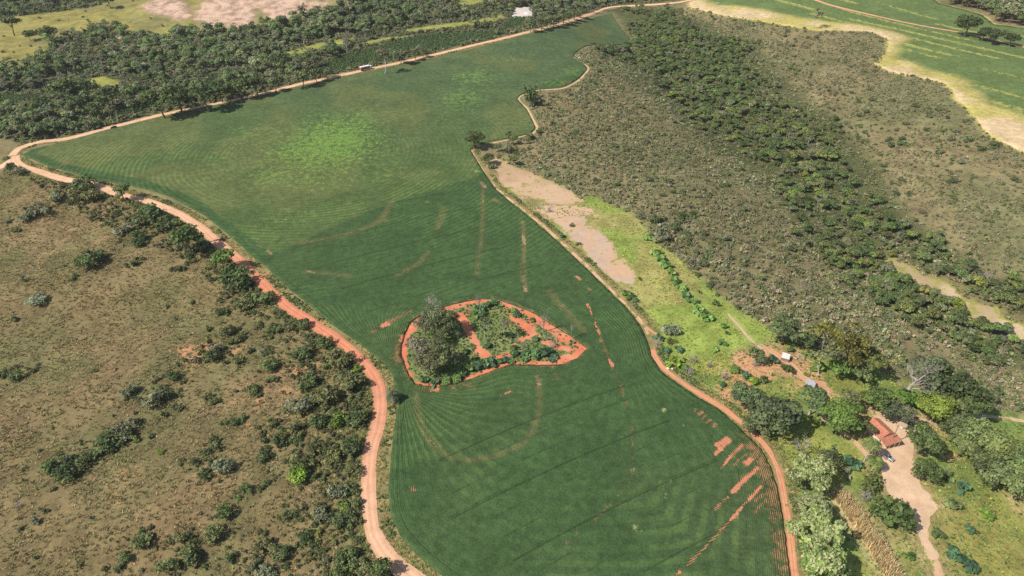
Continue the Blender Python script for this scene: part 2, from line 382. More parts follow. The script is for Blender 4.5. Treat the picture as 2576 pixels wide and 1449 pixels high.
RAVFOR_D = [(1545, 22), (1600, 16), (1680, 26), (1730, 48), (1790, 62), (1850, 92), (1905, 112), (1950, 180), (2000, 220), (2050, 270), (2100, 300), (2150, 360), (2200, 410), (2250, 500), (2300, 560), (2350, 590), (2400, 640), (2450, 680), (2576, 730), (2760, 800), (3060, 940), (3060, 1060), (2760, 900), (2576, 815), (2500, 772), (2440, 752), (2395, 712), (2312, 680), (2244, 648), (2150, 625), (2100, 600), (2050, 560), (1980, 520), (1900, 450), (1800, 380), (1750, 330), (1700, 290), (1640, 250), (1600, 215), (1560, 165), (1500, 125), (1590, 113), (1583, 85), (1565, 60)]
RAVFOR2_D = [(2010, 555), (2100, 610), (2150, 640), (2192, 662), (2290, 700), (2350, 745), (2407, 790), (2495, 850), (2576, 880), (2760, 960), (3060, 1120), (3060, 1170), (2760, 1010), (2576, 930), (2450, 880), (2350, 815), (2270, 770), (2190, 715), (2110, 660), (2040, 610)]
CREEK_D = [(2192, 657), (2244, 650), (2295, 670), (2320, 690), (2395, 714), (2432, 752), (2507, 775), (2532, 803), (2576, 815), (2760, 890), (2760, 950), (2576, 862), (2532, 850), (2495, 834), (2432, 806), (2407, 772), (2357, 745), (2310, 715), (2250, 690)]
WATER_D = [(2430, 797), (2470, 806), (2507, 815), (2518, 830), (2545, 847), (2576, 860), (2720, 930), (2700, 940), (2570, 872), (2510, 849), (2495, 831), (2457, 813)]
ROADTOP_D = [(30, 392), (45, 376), (62, 368), (100, 357), (150, 352), (200, 342), (260, 325), (330, 308), (390, 293), (460, 278), (560, 258), (660, 236), (750, 213), (830, 196), (920, 176), (1000, 159), (1100, 136), (1200, 112), (1300, 88), (1400, 64), (1480, 37), (1520, 22), (1560, 16), (1640, 12), (1700, 7), (1740, 0), (1790, -10), (1850, -18)]
FARROAD_D = [(2020, -10), (2047, 0), (2095, 16), (2182, 37), (2257, 54), (2332, 69), (2407, 82), (2457, 92), (2540, 112), (2700, 150)]
LEFT_TRACK_D = [(-60, 428), (0, 420), (22, 408), (40, 398)]

FIELD = W2(FIELD_D); ISLAND = W2(ISLAND_D); UPPER = W2(UPPER_D); FARFIELD = W2(FARFIELD_D); FARGREEN = W2(FARGREEN_D)
BARE1 = W2(BARE1_D); BARE2 = W2(BARE2_D); LIME = W2(LIME_D); FARM = W2(FARM_D); YARD = W2(YARD_D); CORN = W2(CORN_D)
WOODS = W2(WOODS_D); HILLGRASS = W2(HILLGRASS_D); ERODED = [W2(p) for p in ERODED_D]; CLEAR = [W2(p) for p in CLEAR_D]
COFFEE = [W2(p) for p in COFFEE_D]; DRYING = W2(DRYING_D); RAVFOR = W2(RAVFOR_D); RAVFOR2 = W2(RAVFOR2_D); CREEK = W2(CREEK_D); WATER = W2(WATER_D)
ROAD1 = W2(ROAD1_D); ROADTOP = W2(ROADTOP_D); FARROAD = W2(FARROAD_D); LTRACK = W2(LEFT_TRACK_D)
TRACK_R = W2([(1184, 378), (1196, 398), (1216, 430), (1236, 458), (1255, 480), (1296, 513), (1347, 553), (1408, 606), (1478, 671), (1528, 720), (1578, 768), (1616, 812), (1634, 848)])
TRACK_R2 = W2([(1640, 880), (1648, 900), (1672, 930), (1716, 962), (1766, 995), (1816, 1025), (1858, 1058), (1898, 1094), (1932, 1130), (1956, 1180), (1970, 1240), (1981, 1300), (1989, 1360), (1998, 1449), (2015, 1580)])
TRACKS = [W2([(1466, 120), (1452, 128), (1441, 139), (1442, 148)]), W2([(1470, 161), (1480, 173), (1464, 195), (1440, 212), (1414, 223), (1363, 227), (1340, 229)]),
          W2([(1318, 238), (1305, 246), (1308, 256), (1326, 273), (1338, 295), (1351, 322), (1340, 337)]), W2([(1335, 337), (1308, 345), (1280, 352), (1240, 360)]),
          W2([(1536, 36), (1562, 72), (1575, 90), (1590, 110)]),
          W2([(1935, 880), (1975, 905), (1998, 925), (2020, 948), (2050, 970), (2085, 990)]), W2([(2060, 1045), (2100, 1075), (2150, 1110), (2185, 1150)]),
          W2([(2410, 1048), (2460, 1046), (2520, 1052), (2576, 1060), (2700, 1075)]), W2([(1830, 790), (1860, 820), (1885, 850), (1920, 880)]),
          W2([(1600, 800), (1630, 826), (1660, 846)])]
ROADS = [(ROAD1, 2.6), (ROADTOP, 2.6), (FARROAD, 2.2), (LTRACK, 3.0), (TRACK_R, 2.2), (TRACK_R2, 2.0)] + [(t, 1.4) for t in TRACKS]

def clear_of_roads(P, extra):
    k = np.ones(len(P), bool)
    for line, w in ROADS: k &= segd(line, P) > w + extra
    return k

# ------------------------------------------------------------------ ground sheet
def axis(lo, hi, step, far):
    fine = np.arange(lo, hi + step / 2, step)
    out = []; d = step * 2; v = hi
    while v < far: v += d; d *= 1.6; out.append(v)
    neg = []; d = step * 2; v = lo
    while v > -far: v -= d; d *= 1.6; neg.append(v)
    return np.concatenate([neg[::-1], fine, out])

C_TAN = A((0.205, 0.175, 0.098)); C_LEFT = A((0.196, 0.152, 0.076)); C_WOOD = A((0.095, 0.10, 0.05)); C_HILL = A((0.27, 0.24, 0.080)); C_LIME = A((0.255, 0.315, 0.075))
C_FARM = A((0.18, 0.235, 0.065)); C_RAV = A((0.085, 0.095, 0.040)); S_ORANGE = A((0.48, 0.25, 0.13)); S_PINK = A((0.62, 0.44, 0.33)); S_RED = A((0.52, 0.175, 0.092)); S_SAND = A((0.66, 0.45, 0.29))

def ground_attrs(P):
    n = len(P); col = np.tile(C_TAN, (n, 1)); soil = np.full(n, 0.05); sc = np.tile(S_ORANGE, (n, 1)); tuft = np.full(n, 0.5)
    x, y = P[:, 0], P[:, 1]
    def lay(m, c=None, so=None, scol=None, tf=None):
        nonlocal col, soil, sc, tuft
        if c is not None: col = col * (1 - m[:, None]) + np.asarray(c) * m[:, None]
        if so is not None: soil = soil * (1 - m) + so * m
        if scol is not None: sc = sc * (1 - m[:, None]) + np.asarray(scol) * m[:, None]
        if tf is not None: tuft = tuft * (1 - m) + tf * m
    # scrub on the right
    lay(np.ones(n), (0.225, 0.185, 0.098), 0.02 + 0.24 * fbm(x, y, 50, 21), (0.38, 0.285, 0.18))
    lay(sstep(0.45, 0.7, fbm(x, y, 60, 31)), (0.175, 0.168, 0.082))
    # left slope
    rx = np.interp(y, R1F[::-1, 1], R1F[::-1, 0])
    left = sstep(2, -2, x - rx) * sstep(400, 372, y)
    lay(left, C_LEFT, 0.0, S_ORANGE, 0.55)
    lay(left * sstep(0.42, 0.68, fbm(x, y, 45, 41)), (0.152, 0.140, 0.064))
    lay(left * sstep(0.52, 0.74, fbm(x, y, 30, 43)) * 0.8, (0.24, 0.165, 0.09))
    so = np.zeros(n)
    for (u, v, r, k) in [(500, 880, 11, .42), (470, 885, 7, .45), (590, 880, 9, .3), (760, 920, 9, .34), (700, 990, 12, .3), (690, 950, 12, .22), (240, 1180, 8, .35), (330, 1190, 16, .2), (300, 1230, 16, .18), (620, 1100, 14, .2), (800, 920, 6, .35), (740, 870, 8, .2), (180, 960, 10, .2), (560, 1140, 12, .2), (400, 1130, 14, .18), (320, 560, 8, .25), (640, 1050, 10, .25)]:
        p = w1(u, v); so = np.maximum(so, (k + 0.07) * np.exp(-((x - p[0]) ** 2 + (y - p[1]) ** 2) / (2 * r * r) * 1.2))
    soil = np.maximum(soil, so)
    edge = left * sstep(14, 3, np.abs(x - rx))
    lay(edge, (0.16, 0.17, 0.065), None, None)
    # woods, hill, clearings
    w = sstep(-3, 3, sdist(WOODS, P)) * 1.0
    back = sstep(770, 800, y)
    lay(np.maximum(w, back), C_WOOD, 0.0, S_ORANGE, 0.5)
    hg = sstep(-4, 4, sdist(HILLGRASS, P)); lay(hg, C_HILL, 0.02, S_SAND, 0.35)
    lay(hg * sstep(0.45, 0.65, fbm(x, y, 40, 51)), (0.22, 0.205, 0.085))
    for e in ERODED: lay(sstep(-6, 5, sdist(e, P) + 16 * (fbm(x, y, 16, 55) - 0.5)), (0.42, 0.29, 0.21), 0.52, S_PINK, 0.3)
    for e in CLEAR: lay(sstep(-3, 3, sdist(e, P)), (0.29, 0.29, 0.075), 0.0, S_SAND, 0.3)
    for e in COFFEE: lay(sstep(-2, 2, sdist(e, P)), (0.10, 0.11, 0.045), 0.1, S_ORANGE, 0.3)
    # ravine floor, creek side
    for e in (RAVFOR, RAVFOR2): lay(sstep(-8, 6, sdist(e, P)), C_RAV, 0.0)
    lay(sstep(-9, 4, sdist(CREEK, P)), (0.25, 0.20, 0.095), 0.15, S_SAND, .5)
    # fallow pasture and farm
    lm = sstep(-2, 3, sdist(LIME, P)); lay(lm, C_LIME, 0.02, S_SAND, 0.35)
    lay(lm * sstep(0.5, 0.62, fbm(x, y, 22, 61)), (0.19, 0.26, 0.060))
    lay(lm * sstep(0.55, 0.7, fbm(x, y, 30, 63)), (0.33, 0.30, 0.11), 0.1)
    fm = sstep(-3, 3, sdist(FARM, P)); lay(fm, C_FARM, 0.10, S_SAND, 0.6)
    lay(fm * sstep(0.46, 0.6, fbm(x, y, 16, 71)), (0.27, 0.28, 0.075), 0.12)
    lay(fm * sstep(0.56, 0.66, fbm(x, y, 20, 73)), (0.34, 0.28, 0.12), 0.30, S_SAND)
    pr = w1(1850, 980); lay(fm * np.exp(-((x - pr[0]) ** 2 + (y - pr[1]) ** 2) / 900), None, 0.34, (0.56, 0.28, 0.16))
    for (u, v, r, k) in [(1885, 908, 4, .8), (1905, 925, 3.5, .8), (1940, 905, 5, .75), (1970, 880, 4, .6), (2010, 925, 5, .75), (1860, 945, 3, .7), (1840, 1010, 4, .6), (1875, 1045, 4, .7), (2060, 975, 5, .65), (1830, 985, 3, .6), (2225, 1040, 4, .6), (2330, 1065, 5, .6), (2400, 1150, 5, .5)]:
        q_ = w1(u, v); lay(np.exp(-((x - q_[0]) ** 2 + (y - q_[1]) ** 2) / (2 * r * r)), None, k, (0.60, 0.31, 0.18))
    for e in (YARD,): lay(sstep(-8, 1, sdist(e, P)), (0.42, 0.32, 0.17), 0.42, S_SAND)
    cs = sstep(-5, 2, sdist(CORN, P)); lay(cs, (0.50, 0.38, 0.22), 0.30, S_SAND)
    dr = w1(2480, 1370); lay(np.exp(-((x - dr[0]) ** 2 + (y - dr[1]) ** 2) / 420), (0.33, 0.29, 0.085), 0.05)
    for (u, v, r, k) in [(1400, 532, 6, .9), (1432, 532, 6, .9), (1375, 530, 5, .7), (1460, 532, 5, .7), (1320, 500, 5, .4), (1480, 585, 4, .4), (1350, 520, 4, .45), (1500, 690, 4, .4), (1440, 640, 3.5, .45), (1560, 735, 4, .4)]:
        q_ = w1(u, v); lay(np.exp(-((x - q_[0]) ** 2 + (y - q_[1]) ** 2) / (2 * r * r)), (0.33, 0.27, 0.14), k, (0.58, 0.40, 0.27))
    # verges of the field: weedy strip with bare earth
    for line, wd in ((ROAD1, 7), (ROADTOP, 4.5), (TRACK_R, 4.5), (TRACK_R2, 4)):
        d = segd(line, P); e = sstep(wd + 2, wd - 1, d) * (1 - left * sstep(3, 6, rx - x))
        lay(e, (0.27, 0.22, 0.10), 0.34, S_ORANGE, 0.5)
    lay(sstep(-4, -1, sdist(FARFIELD, P)), (0.40, 0.36, 0.13), 0.1, S_SAND, 0.3)
    return dict(gcol=col, soil=soil, scol=sc, tuft=tuft)

xs = axis(-620, 620, 2.2, 7000); ys = axis(40, 850, 2.2, 7000)
X, Y = np.meshgrid(xs, ys)
P = np.stack([X.ravel(), Y.ravel()], 1)
Z = hgt(P[:, 0], P[:, 1])
nx, ny = len(xs), len(ys)
i0 = (np.arange(ny - 1)[:, None] * nx + np.arange(nx - 1)[None]).ravel()
F = np.stack([i0, i0 + 1, i0 + nx + 1, i0 + nx], 1)
ground = obj('ground', mesh_from('ground', np.c_[P, Z], F, M_GROUND, ground_attrs(P), smooth=True))
tag(ground, 'rolling ground of dry tan grass and scrubby pasture', 'ground', kind='structure')

# ------------------------------------------------------------------ patches laid on the ground
def densify(poly, step, jit=0.0, closed=True, seed=0):
    out = []; n = len(poly)
    for i in range(n if closed else n - 1):
        a, b = poly[i], poly[(i + 1) % n]; L = np.linalg.norm(b - a); k = max(1, int(L / step))
        for j in range(k): out.append(a + (b - a) * j / k)
    if not closed: out.append(poly[-1])
    out = A(out)
    if jit: out = out + (np.stack([fbm(out[:, 0], out[:, 1], 3.1, seed), fbm(out[:, 0], out[:, 1], 3.1, seed + 50)], 1) - 0.5) * 4 * jit
    return out

def smooth_line(line, step):
    # Catmull-Rom through the points
    out = []; n = len(line)
    for i in range(n - 1):
        p0 = line[max(i - 1, 0)]; p1 = line[i]; p2 = line[i + 1]; p3 = line[min(i + 2, n - 1)]
        k = max(2, int(np.linalg.norm(p2 - p1) / step))
        for j in range(k):
            t = j / k
            out.append(0.5 * ((2 * p1) + (-p0 + p2) * t + (2 * p0 - 5 * p1 + 4 * p2 - p3) * t * t + (-p0 + 3 * p1 - 3 * p2 + p3) * t ** 3))
    out.append(line[-1]); return A(out)

def patch_mesh(name, poly, step, zoff, mat, fn, jit=0.25, holes=(), skirt=0.0, seed=0, zjit=0.0, fine=()):
    B = densify(poly, step, jit, seed=seed); loops = [B] + [densify(h, step, jit, seed=seed) for h in holes]
    lo, hi = B.min(0), B.max(0)
    gx, gy = np.meshgrid(np.arange(lo[0], hi[0], step), np.arange(lo[1], hi[1], step))
    G = np.stack([gx.ravel(), gy.ravel()], 1); G = G + (RNG.random(G.shape) - 0.5) * step * 0.35
    G = G[inside(B, G)]
    if len(G): G = G[segd(B, G, True) > step * 0.55]
    for h in loops[1:]: G = G[(~inside(h, G)) & (segd(h, G, True) > step * 0.55)]
    for fp, fs in fine:
        lo, hi = fp.min(0), fp.max(0); gx, gy = np.meshgrid(np.arange(lo[0], hi[0], fs), np.arange(lo[1], hi[1], fs)); E_ = np.stack([gx.ravel(), gy.ravel()], 1); E_ = E_[inside(fp, E_) & inside(B, E_)]; E_ = E_[segd(B, E_, True) > fs * 0.6]
        G = np.concatenate([G[~inside(fp, G)], E_ + (RNG.random(E_.shape) - 0.5) * fs * 0.3])
    pts = []; edges = []
    for L in loops:
        s = len(pts); pts += [tuple(q) for q in L]; edges += [(s + i, s + (i + 1) % len(L)) for i in range(len(L))]
    pts += [tuple(q) for q in G]
    vo, eo, fo, *_ = delaunay_2d_cdt([Vector(q) for q in pts], edges, [], 1, 1e-4)
    V = A([(v.x, v.y) for v in vo]); T = A([f for f in fo if len(f) == 3])
    c = V[T].mean(1); keep = inside(B, c)
    for h in loops[1:]: keep &= ~inside(h, c)
    T = T[keep]
    a, b, c_ = V[T[:, 0]], V[T[:, 1]], V[T[:, 2]]
    cr = (b[:, 0] - a[:, 0]) * (c_[:, 1] - a[:, 1]) - (b[:, 1] - a[:, 1]) * (c_[:, 0] - a[:, 0])
    T[cr < 0] = T[cr < 0][:, ::-1]
    z = hgt(V[:, 0], V[:, 1]) + zoff
    if zjit: z = z + (RNG.random(len(z)) - 0.5) * zjit
    at = fn(V)
    if skirt:
        # find boundary edges
        E = np.concatenate([T[:, [0, 1]], T[:, [1, 2]], T[:, [2, 0]]]); key = set(map(tuple, E.tolist()))
        be = [e for e in key if (e[1], e[0]) not in key]
        bi = sorted({i for e in be for i in e}); mp = {b_: len(V) + k for k, b_ in enumerate(bi)}
        Vl = V[bi]; V3 = np.concatenate([np.c_[V, z], np.c_[Vl, z[bi] - skirt]])
        ex = []
        for a_, b_ in be: ex += [(b_, a_, mp[a_]), (b_, mp[a_], mp[b_])]
        T = np.concatenate([T, A(ex)]); at = {k: np.concatenate([v_, v_[bi]]) for k, v_ in at.items()}
    else: V3 = np.c_[V, z]
    return mesh_from(name, V3, T, mat, at, smooth=True)

def const(c, **k):
    def fn(V):
        d = dict(gcol=np.tile(A(c), (len(V), 1)), weed=np.zeros(len(V)), wcol=np.tile(A((0.17, 0.19, 0.06)), (len(V), 1)))
        for a, b in k.items(): d[a] = np.full(len(V), b) if np.isscalar(b) else np.tile(A(b), (len(V), 1))
        return d
    return fn

def ribbon(name, line, width, zoff, mat, fn, jit=0.35, seed=0, label=None):
    L = smooth_line(line, 2.0); t = np.gradient(L, axis=0); t /= np.linalg.norm(t, axis=1)[:, None] + 1e-9
    nrm = np.stack([-t[:, 1], t[:, 0]], 1); k = 7; cols = []
    s = np.arange(len(L)) * 2.0
    for j in range(k):
        f = j / (k - 1) * 2 - 1; w = width / 2
        o = f * w + (np.abs(f) ** 3) * np.sign(f) * jit * 4 * (fbm(s, s * 0 + j * 0.1 + 37 * np.sign(f), 7, seed, 3) - 0.5)
        cols.append(L + nrm * o[:, None])
    V = np.stack(cols, 1).reshape(-1, 2); n = len(L)
    i0 = (np.arange(n - 1)[:, None] * k + np.arange(k - 1)[None]).ravel()
    F = np.stack([i0, i0 + k, i0 + k + 1, i0 + 1], 1)
    z = hgt(V[:, 0], V[:, 1]) + zoff
    d = fn(V); cross = np.tile(np.linspace(-1, 1, k), n); d['weed'] = d['weed'] + 0.34 * np.abs(cross) ** 3 + (0.20 * (np.abs(cross) < 0.2) if width < 4.5 else 0) + 0.14 * (fbm(V[:, 0], V[:, 1], 12, seed + 5) - 0.5)
    rut = 1 + 0.15 * np.cos((np.abs(cross) - 0.36) * 6.5) + 0.14 * (fbm(V[:, 0], V[:, 1], 16, seed + 8) - 0.5); d['gcol'] = d['gcol'] * rut[:, None] * A((1.0, 0.985, 0.97))
    o = obj(name, mesh_from(name, np.c_[V, z], F[:, ::-1], mat, d, smooth=True))
    tag(o, label, None, kind='structure'); return o

def road1_attr(V):
    t = np.interp(V[:, 1], [90, 120, 150, 185, 215, 262, 285, 330, 400], [0, 0.05, 0.35, 0.75, 0.95, 0.9, 0.25, 0.0, 0.0])
    c = A((0.66, 0.42, 0.275))[None] * (1 - t[:, None]) + A((0.58, 0.225, 0.130))[None] * t[:, None]
    return dict(gcol=c, weed=np.zeros(len(V)), wcol=np.tile(A((0.2, 0.18, 0.07)), (len(V), 1)))

ribbon('dirt_road', ROAD1, 5.0, 0.09, M_SOIL, road1_attr, 0.3, 1, 'winding red and peach dirt road along the left edge of the crop field')
ribbon('dirt_road', ROADTOP, 5.0, 0.10, M_SOIL, const((0.66, 0.43, 0.29)), 0.25, 2, 'straight pale dirt road between the woods and the crop field')
ribbon('dirt_road', FARROAD, 4.0, 0.60, M_SOIL, const((0.58, 0.34, 0.21)), 0.25, 3, 'thin dirt road crossing the distant striped field')
ribbon('dirt_track', LTRACK, 6.0, 0.07, M_SOIL, const((0.72, 0.48, 0.33)), 0.3, 4, 'pale sandy side track meeting the road junction')
ribbon('dirt_track', TRACK_R, 1.9, 0.07, M_SOIL, const((0.66, 0.43, 0.27), weed=0.38), 0.6, 5, 'narrow dirt track between crop field and fallow pasture')
ribbon('dirt_track', TRACK_R2, 2.3, 0.08, M_SOIL, const((0.60, 0.29, 0.17), weed=0.16), 0.5, 6, 'reddish dirt track curving round the crop field toward the farmyard')
tl = ['short dirt track at the notch of the far field edge', 'curved dirt track round the rounded field lobe', 'dirt track curving beside the bamboo clump', 'thin dirt path running to the lone round tree', 'thin dirt path along the far end of the crop field',
      'worn dirt track passing the two small sheds', 'twin-rut track under the trees beside the farmhouse', 'dirt lane leaving the farm toward the scrub', 'pale footpath across the lime green pasture', 'thin orange rut beside the pasture fence line']
for i, t in enumerate(TRACKS):
    wd = [1.5, 1.7, 1.9, 1.0, 1.0, 4.2, 2.6, 2.4, 1.6, 1.4][i]
    c = [(0.62, 0.44, 0.28)] * 5 + [(0.60, 0.36, 0.22), (0.62, 0.42, 0.26), (0.56, 0.42, 0.25), (0.55, 0.41, 0.27), (0.58, 0.33, 0.19)]
    ribbon('dirt_track', t, wd, 0.12 if i < 5 else 0.06, M_SOIL, const(c[i], weed=0.22), 0.35, 10 + i, tl[i])

def bare_attr(seed, c1, c2, weed=0.12, poly=None):
    def fn(V):
        f = fbm(V[:, 0], V[:, 1], 14, seed)[:, None]; e = sstep(0.45, 0.62, f)
        return dict(gcol=A(c1) * (1 - e) + A(c2) * e, weed=weed + 0.5 * (fbm(V[:, 0], V[:, 1], 11, seed + 9) - 0.5) + (0.38 * sstep(2.0, 0.2, segd(poly, V, True)) if poly is not None else 0), wcol=np.tile(A((0.27, 0.26, 0.075)), (len(V), 1)))
    return fn
def patch(name, poly, step, zoff, fn, label, jit=0.5, mat=None, seed=0, kind='structure', **k):
    o = obj(name, patch_mesh(name, poly, step, zoff, mat or M_SOIL, fn, jit, seed=seed, **k)); return tag(o, label, None, kind=kind)
patch('bare_earth', BARE1, 2.0, 0.08, bare_attr(3, (0.54, 0.375, 0.25), (0.47, 0.32, 0.21), 0.32, BARE1), 'bare pinkish earth clearing beside the two shady trees', 1.3)
patch('bare_earth', BARE2, 2.0, 0.08, bare_attr(5, (0.50, 0.37, 0.28), (0.55, 0.37, 0.24), 0.32, BARE2), 'long bare pinkish earth patch inside the lime green pasture', 1.3)
patch('farmyard', YARD, 1.6, 0.09, bare_attr(8, (0.70, 0.49, 0.32), (0.65, 0.43, 0.275), 0.10, YARD), 'sandy farmyard and drive in front of the farmhouse', 0.7)
patch('drying_yard', DRYING, 3.0, 0.12, const((0.62, 0.56, 0.50)), 'pale concrete drying yard beside the coffee rows', 0.05)
patch('creek_bank', CREEK, 1.8, 0.10, bare_attr(12, (0.40, 0.30, 0.19), (0.52, 0.40, 0.27), 0.50, CREEK), 'sandy eroded creek bank with dry grass', 0.9)

def water_mat():
    s = N('creek_water'); p = s.pos()
    return s.finish((0.045, 0.038, 0.028, 1), 0.12, s.bump(s.noise(p, 1.2, 2), 0.02), 0.5)
patch('water', WATER, 2.0, 0.22, const((0, 0, 0)), 'dark creek water at the foot of the sandy bank', 0.3, mat=water_mat())

def island_attr(V):
    x, y = V[:, 0], V[:, 1]; d = sdist(ISLAND, V)
    c = np.tile(A((0.60, 0.195, 0.105)), (len(V), 1)); f = sstep(0.5, 0.65, fbm(x, y, 8, 81))[:, None]
    c = c * (1 - f) + A((0.62, 0.25, 0.145)) * f
    w = 0.62 * sstep(1.0, 3.4, d) + 0.5 * (fbm(x, y, 7, 83) - 0.5)
    w = w - 0.95 * sstep(2.6, 1.1, segd(W2([(1155, 795), (1172, 815), (1188, 848), (1203, 878), (1222, 893)]), V))
    for ln in ([(1290, 800), (1330, 825), (1345, 845)], [(1290, 870), (1320, 850), (1352, 846)], [(1370, 862), (1400, 872), (1430, 880)], [(1250, 900), (1275, 893), (1300, 886)], [(1395, 905), (1430, 895)], [(1340, 800), (1385, 830), (1430, 858)]):
        w = w - 0.55 * sstep(1.9, 0.7, segd(W2(ln), V))
    for u, v, r, k in [(1090, 930, 10, .5), (1080, 860, 10, .35), (1230, 820, 7, .35), (1220, 860, 7, .35), (1340, 895, 9, .3), (1020, 865, 3.5, -.6), (1032, 825, 3, -.6), (1320, 815, 5, -.2)]:
        q = w1(u, v); w = w + k * np.exp(-((x - q[0]) ** 2 + (y - q[1]) ** 2) / (2 * r * r))
    g = np.tile(A((0.15, 0.20, 0.065)), (len(V), 1)); f = sstep(0.45, 0.6, fbm(x, y, 6, 85))[:, None]
    return dict(gcol=c, weed=w, wcol=g * (1 - f) + A((0.22, 0.24, 0.095)) * f)
patch('red_earth', ISLAND, 1.0, 0.06, island_attr, 'oval island of red earth and weeds left uncropped in the field', 0.35)

# ------------------------------------------------------------------ crop fields
STREAKS = [([(745, 612), (800, 607), (850, 597), (905, 582), (950, 560), (968, 540), (985, 510)], 1.61, 0.42, 0), ([(770, 685), (830, 690), (880, 697)], 1.36, 0.40, 0), ([(1000, 692), (1050, 667), (1075, 637)], 1.36, 0.36, 0), ([(1100, 575), (1112, 545), (1118, 525)], 1.55, 0.20, 0),
           ([(1214, 480), (1214, 560), (1208, 620), (1200, 690)], 0.72, 0.42, 0), ([(1315, 560), (1318, 620), (1317, 690), (1322, 735)], 1.20, 0.62, 0), ([(1478, 768), (1495, 810), (1512, 855)], 0.80, 0.44, 1), ([(1512, 855), (1530, 903), (1541, 927)], 0.95, 0.52, 1), ([(1545, 935), (1562, 980), (1572, 1010), (1580, 1045), (1587, 1085), (1590, 1150), (1588, 1190)], 0.72, 0.34, 1),
           ([(1045, 990), (1055, 1050), (1072, 1095), (1095, 1125), (1130, 1150), (1190, 1160), (1250, 1147), (1300, 1125), (1335, 1095), (1352, 1050), (1356, 1000), (1352, 960)], 0.72, 0.39, 0), ([(1380, 735), (1420, 780), (1450, 815), (1470, 835)], 1.61, 0.26, 0), ([(940, 835), (975, 815), (1010, 795), (1035, 785)], 1.98, 0.45, 1), ([(965, 850), (990, 860), (1000, 870)], 1.24, 0.32, 1),
           ([(1350, 950), (1357, 970)], 1.20, 0.60, 1), ([(1060, 985), (1130, 982), (1180, 972)], 1.40, 0.42, 1), ([(1260, 1000), (1295, 980)], 0.64, 0.34, 1), ([(1210, 460), (1220, 474)], 1.50, 0.80, 0), ([(1243, 503), (1254, 512)], 1.40, 0.70, 0), ([(1450, 698), (1459, 705)], 1.20, 0.90, 1), ([(1478, 727), (1486, 732)], 0.80, 0.80, 1), ([(672, 632), (684, 640)], 1.20, 0.70, 1), ([(648, 618), (660, 626)], 0.80, 0.60, 1),
           ([(885, 540), (890, 543)], 1.20, 0.60, 0), ([(966, 553), (972, 557)], 1.30, 0.60, 0), ([(1072, 508), (1076, 511)], 1.00, 0.60, 0), ([(1425, 140), (1441, 143)], 1.55, 0.48, 0), ([(1290, 255), (1303, 266)], 1.24, 0.48, 0), ([(1310, 292), (1330, 300)], 2.48, 0.36, 0), ([(1320, 315), (1342, 318)], 2.17, 0.36, 0), ([(1232, 349), (1240, 345)], 1.55, 0.44, 0), ([(1415, 210), (1432, 205)], 1.86, 0.32, 0), ([(150, 420), (170, 412), (155, 404)], 1.40, 0.55, 0), ([(1585, 955), (1590, 1000)], 0.64, 0.26, 1), ([(2040, 1420), (2060, 1449)], 0.64, 0.42, 1), ([(1035, 1232), (1042, 1236)], 0.80, 0.80, 1),
           ([(1590, 1195), (1580, 1225), (1420, 1370), (1335, 1388)], 0.40, 0.29, 1)]
SOILBLOB = [(1820, 1116, 3.4, 1.5, .9), (1806, 1138, 2.6, .7, .55), (1762, 1042, 1.5, .6, .65), (1782, 1062, 1.7, .6, .6), (1797, 1072, 1.4, .6, .7), (1748, 1033, 1.0, .5, .6), (1882, 1163, 2.2, 1.0, .9), (1770, 1052, 1.4, .5, .6)]
STREAKS += [([(1866, 1122), (1838, 1150)], .65, .92, 1), ([(1838, 1150), (1812, 1182)], .45, .6, 1), ([(1876, 1145), (1845, 1172)], .32, .75, 1), ([(1905, 1180), (1868, 1213)], .75, .95, 1), ([(1868, 1213), (1842, 1240)], .6, .85, 1), ([(1830, 1252), (1798, 1284)], .45, .7, 1), ([(1914, 1226), (1884, 1258)], .5, .95, 1), ([(1884, 1258), (1830, 1318), (1730, 1424)], .33, .85, 1), ([(1925, 1262), (1895, 1296)], .45, .5, 1), ([(1700, 1449), (1740, 1410)], .45, .45, 1), ([(1918, 1245), (1900, 1262)], .8, .6, 1)]
rd = W2([(1288, 1187), (1438, 1087)]); RDIR = (rd[1] - rd[0]) / np.linalg.norm(rd[1] - rd[0]); RNRM = A((-RDIR[1], RDIR[0]))
HEADC = w1(790, 385)[:2]

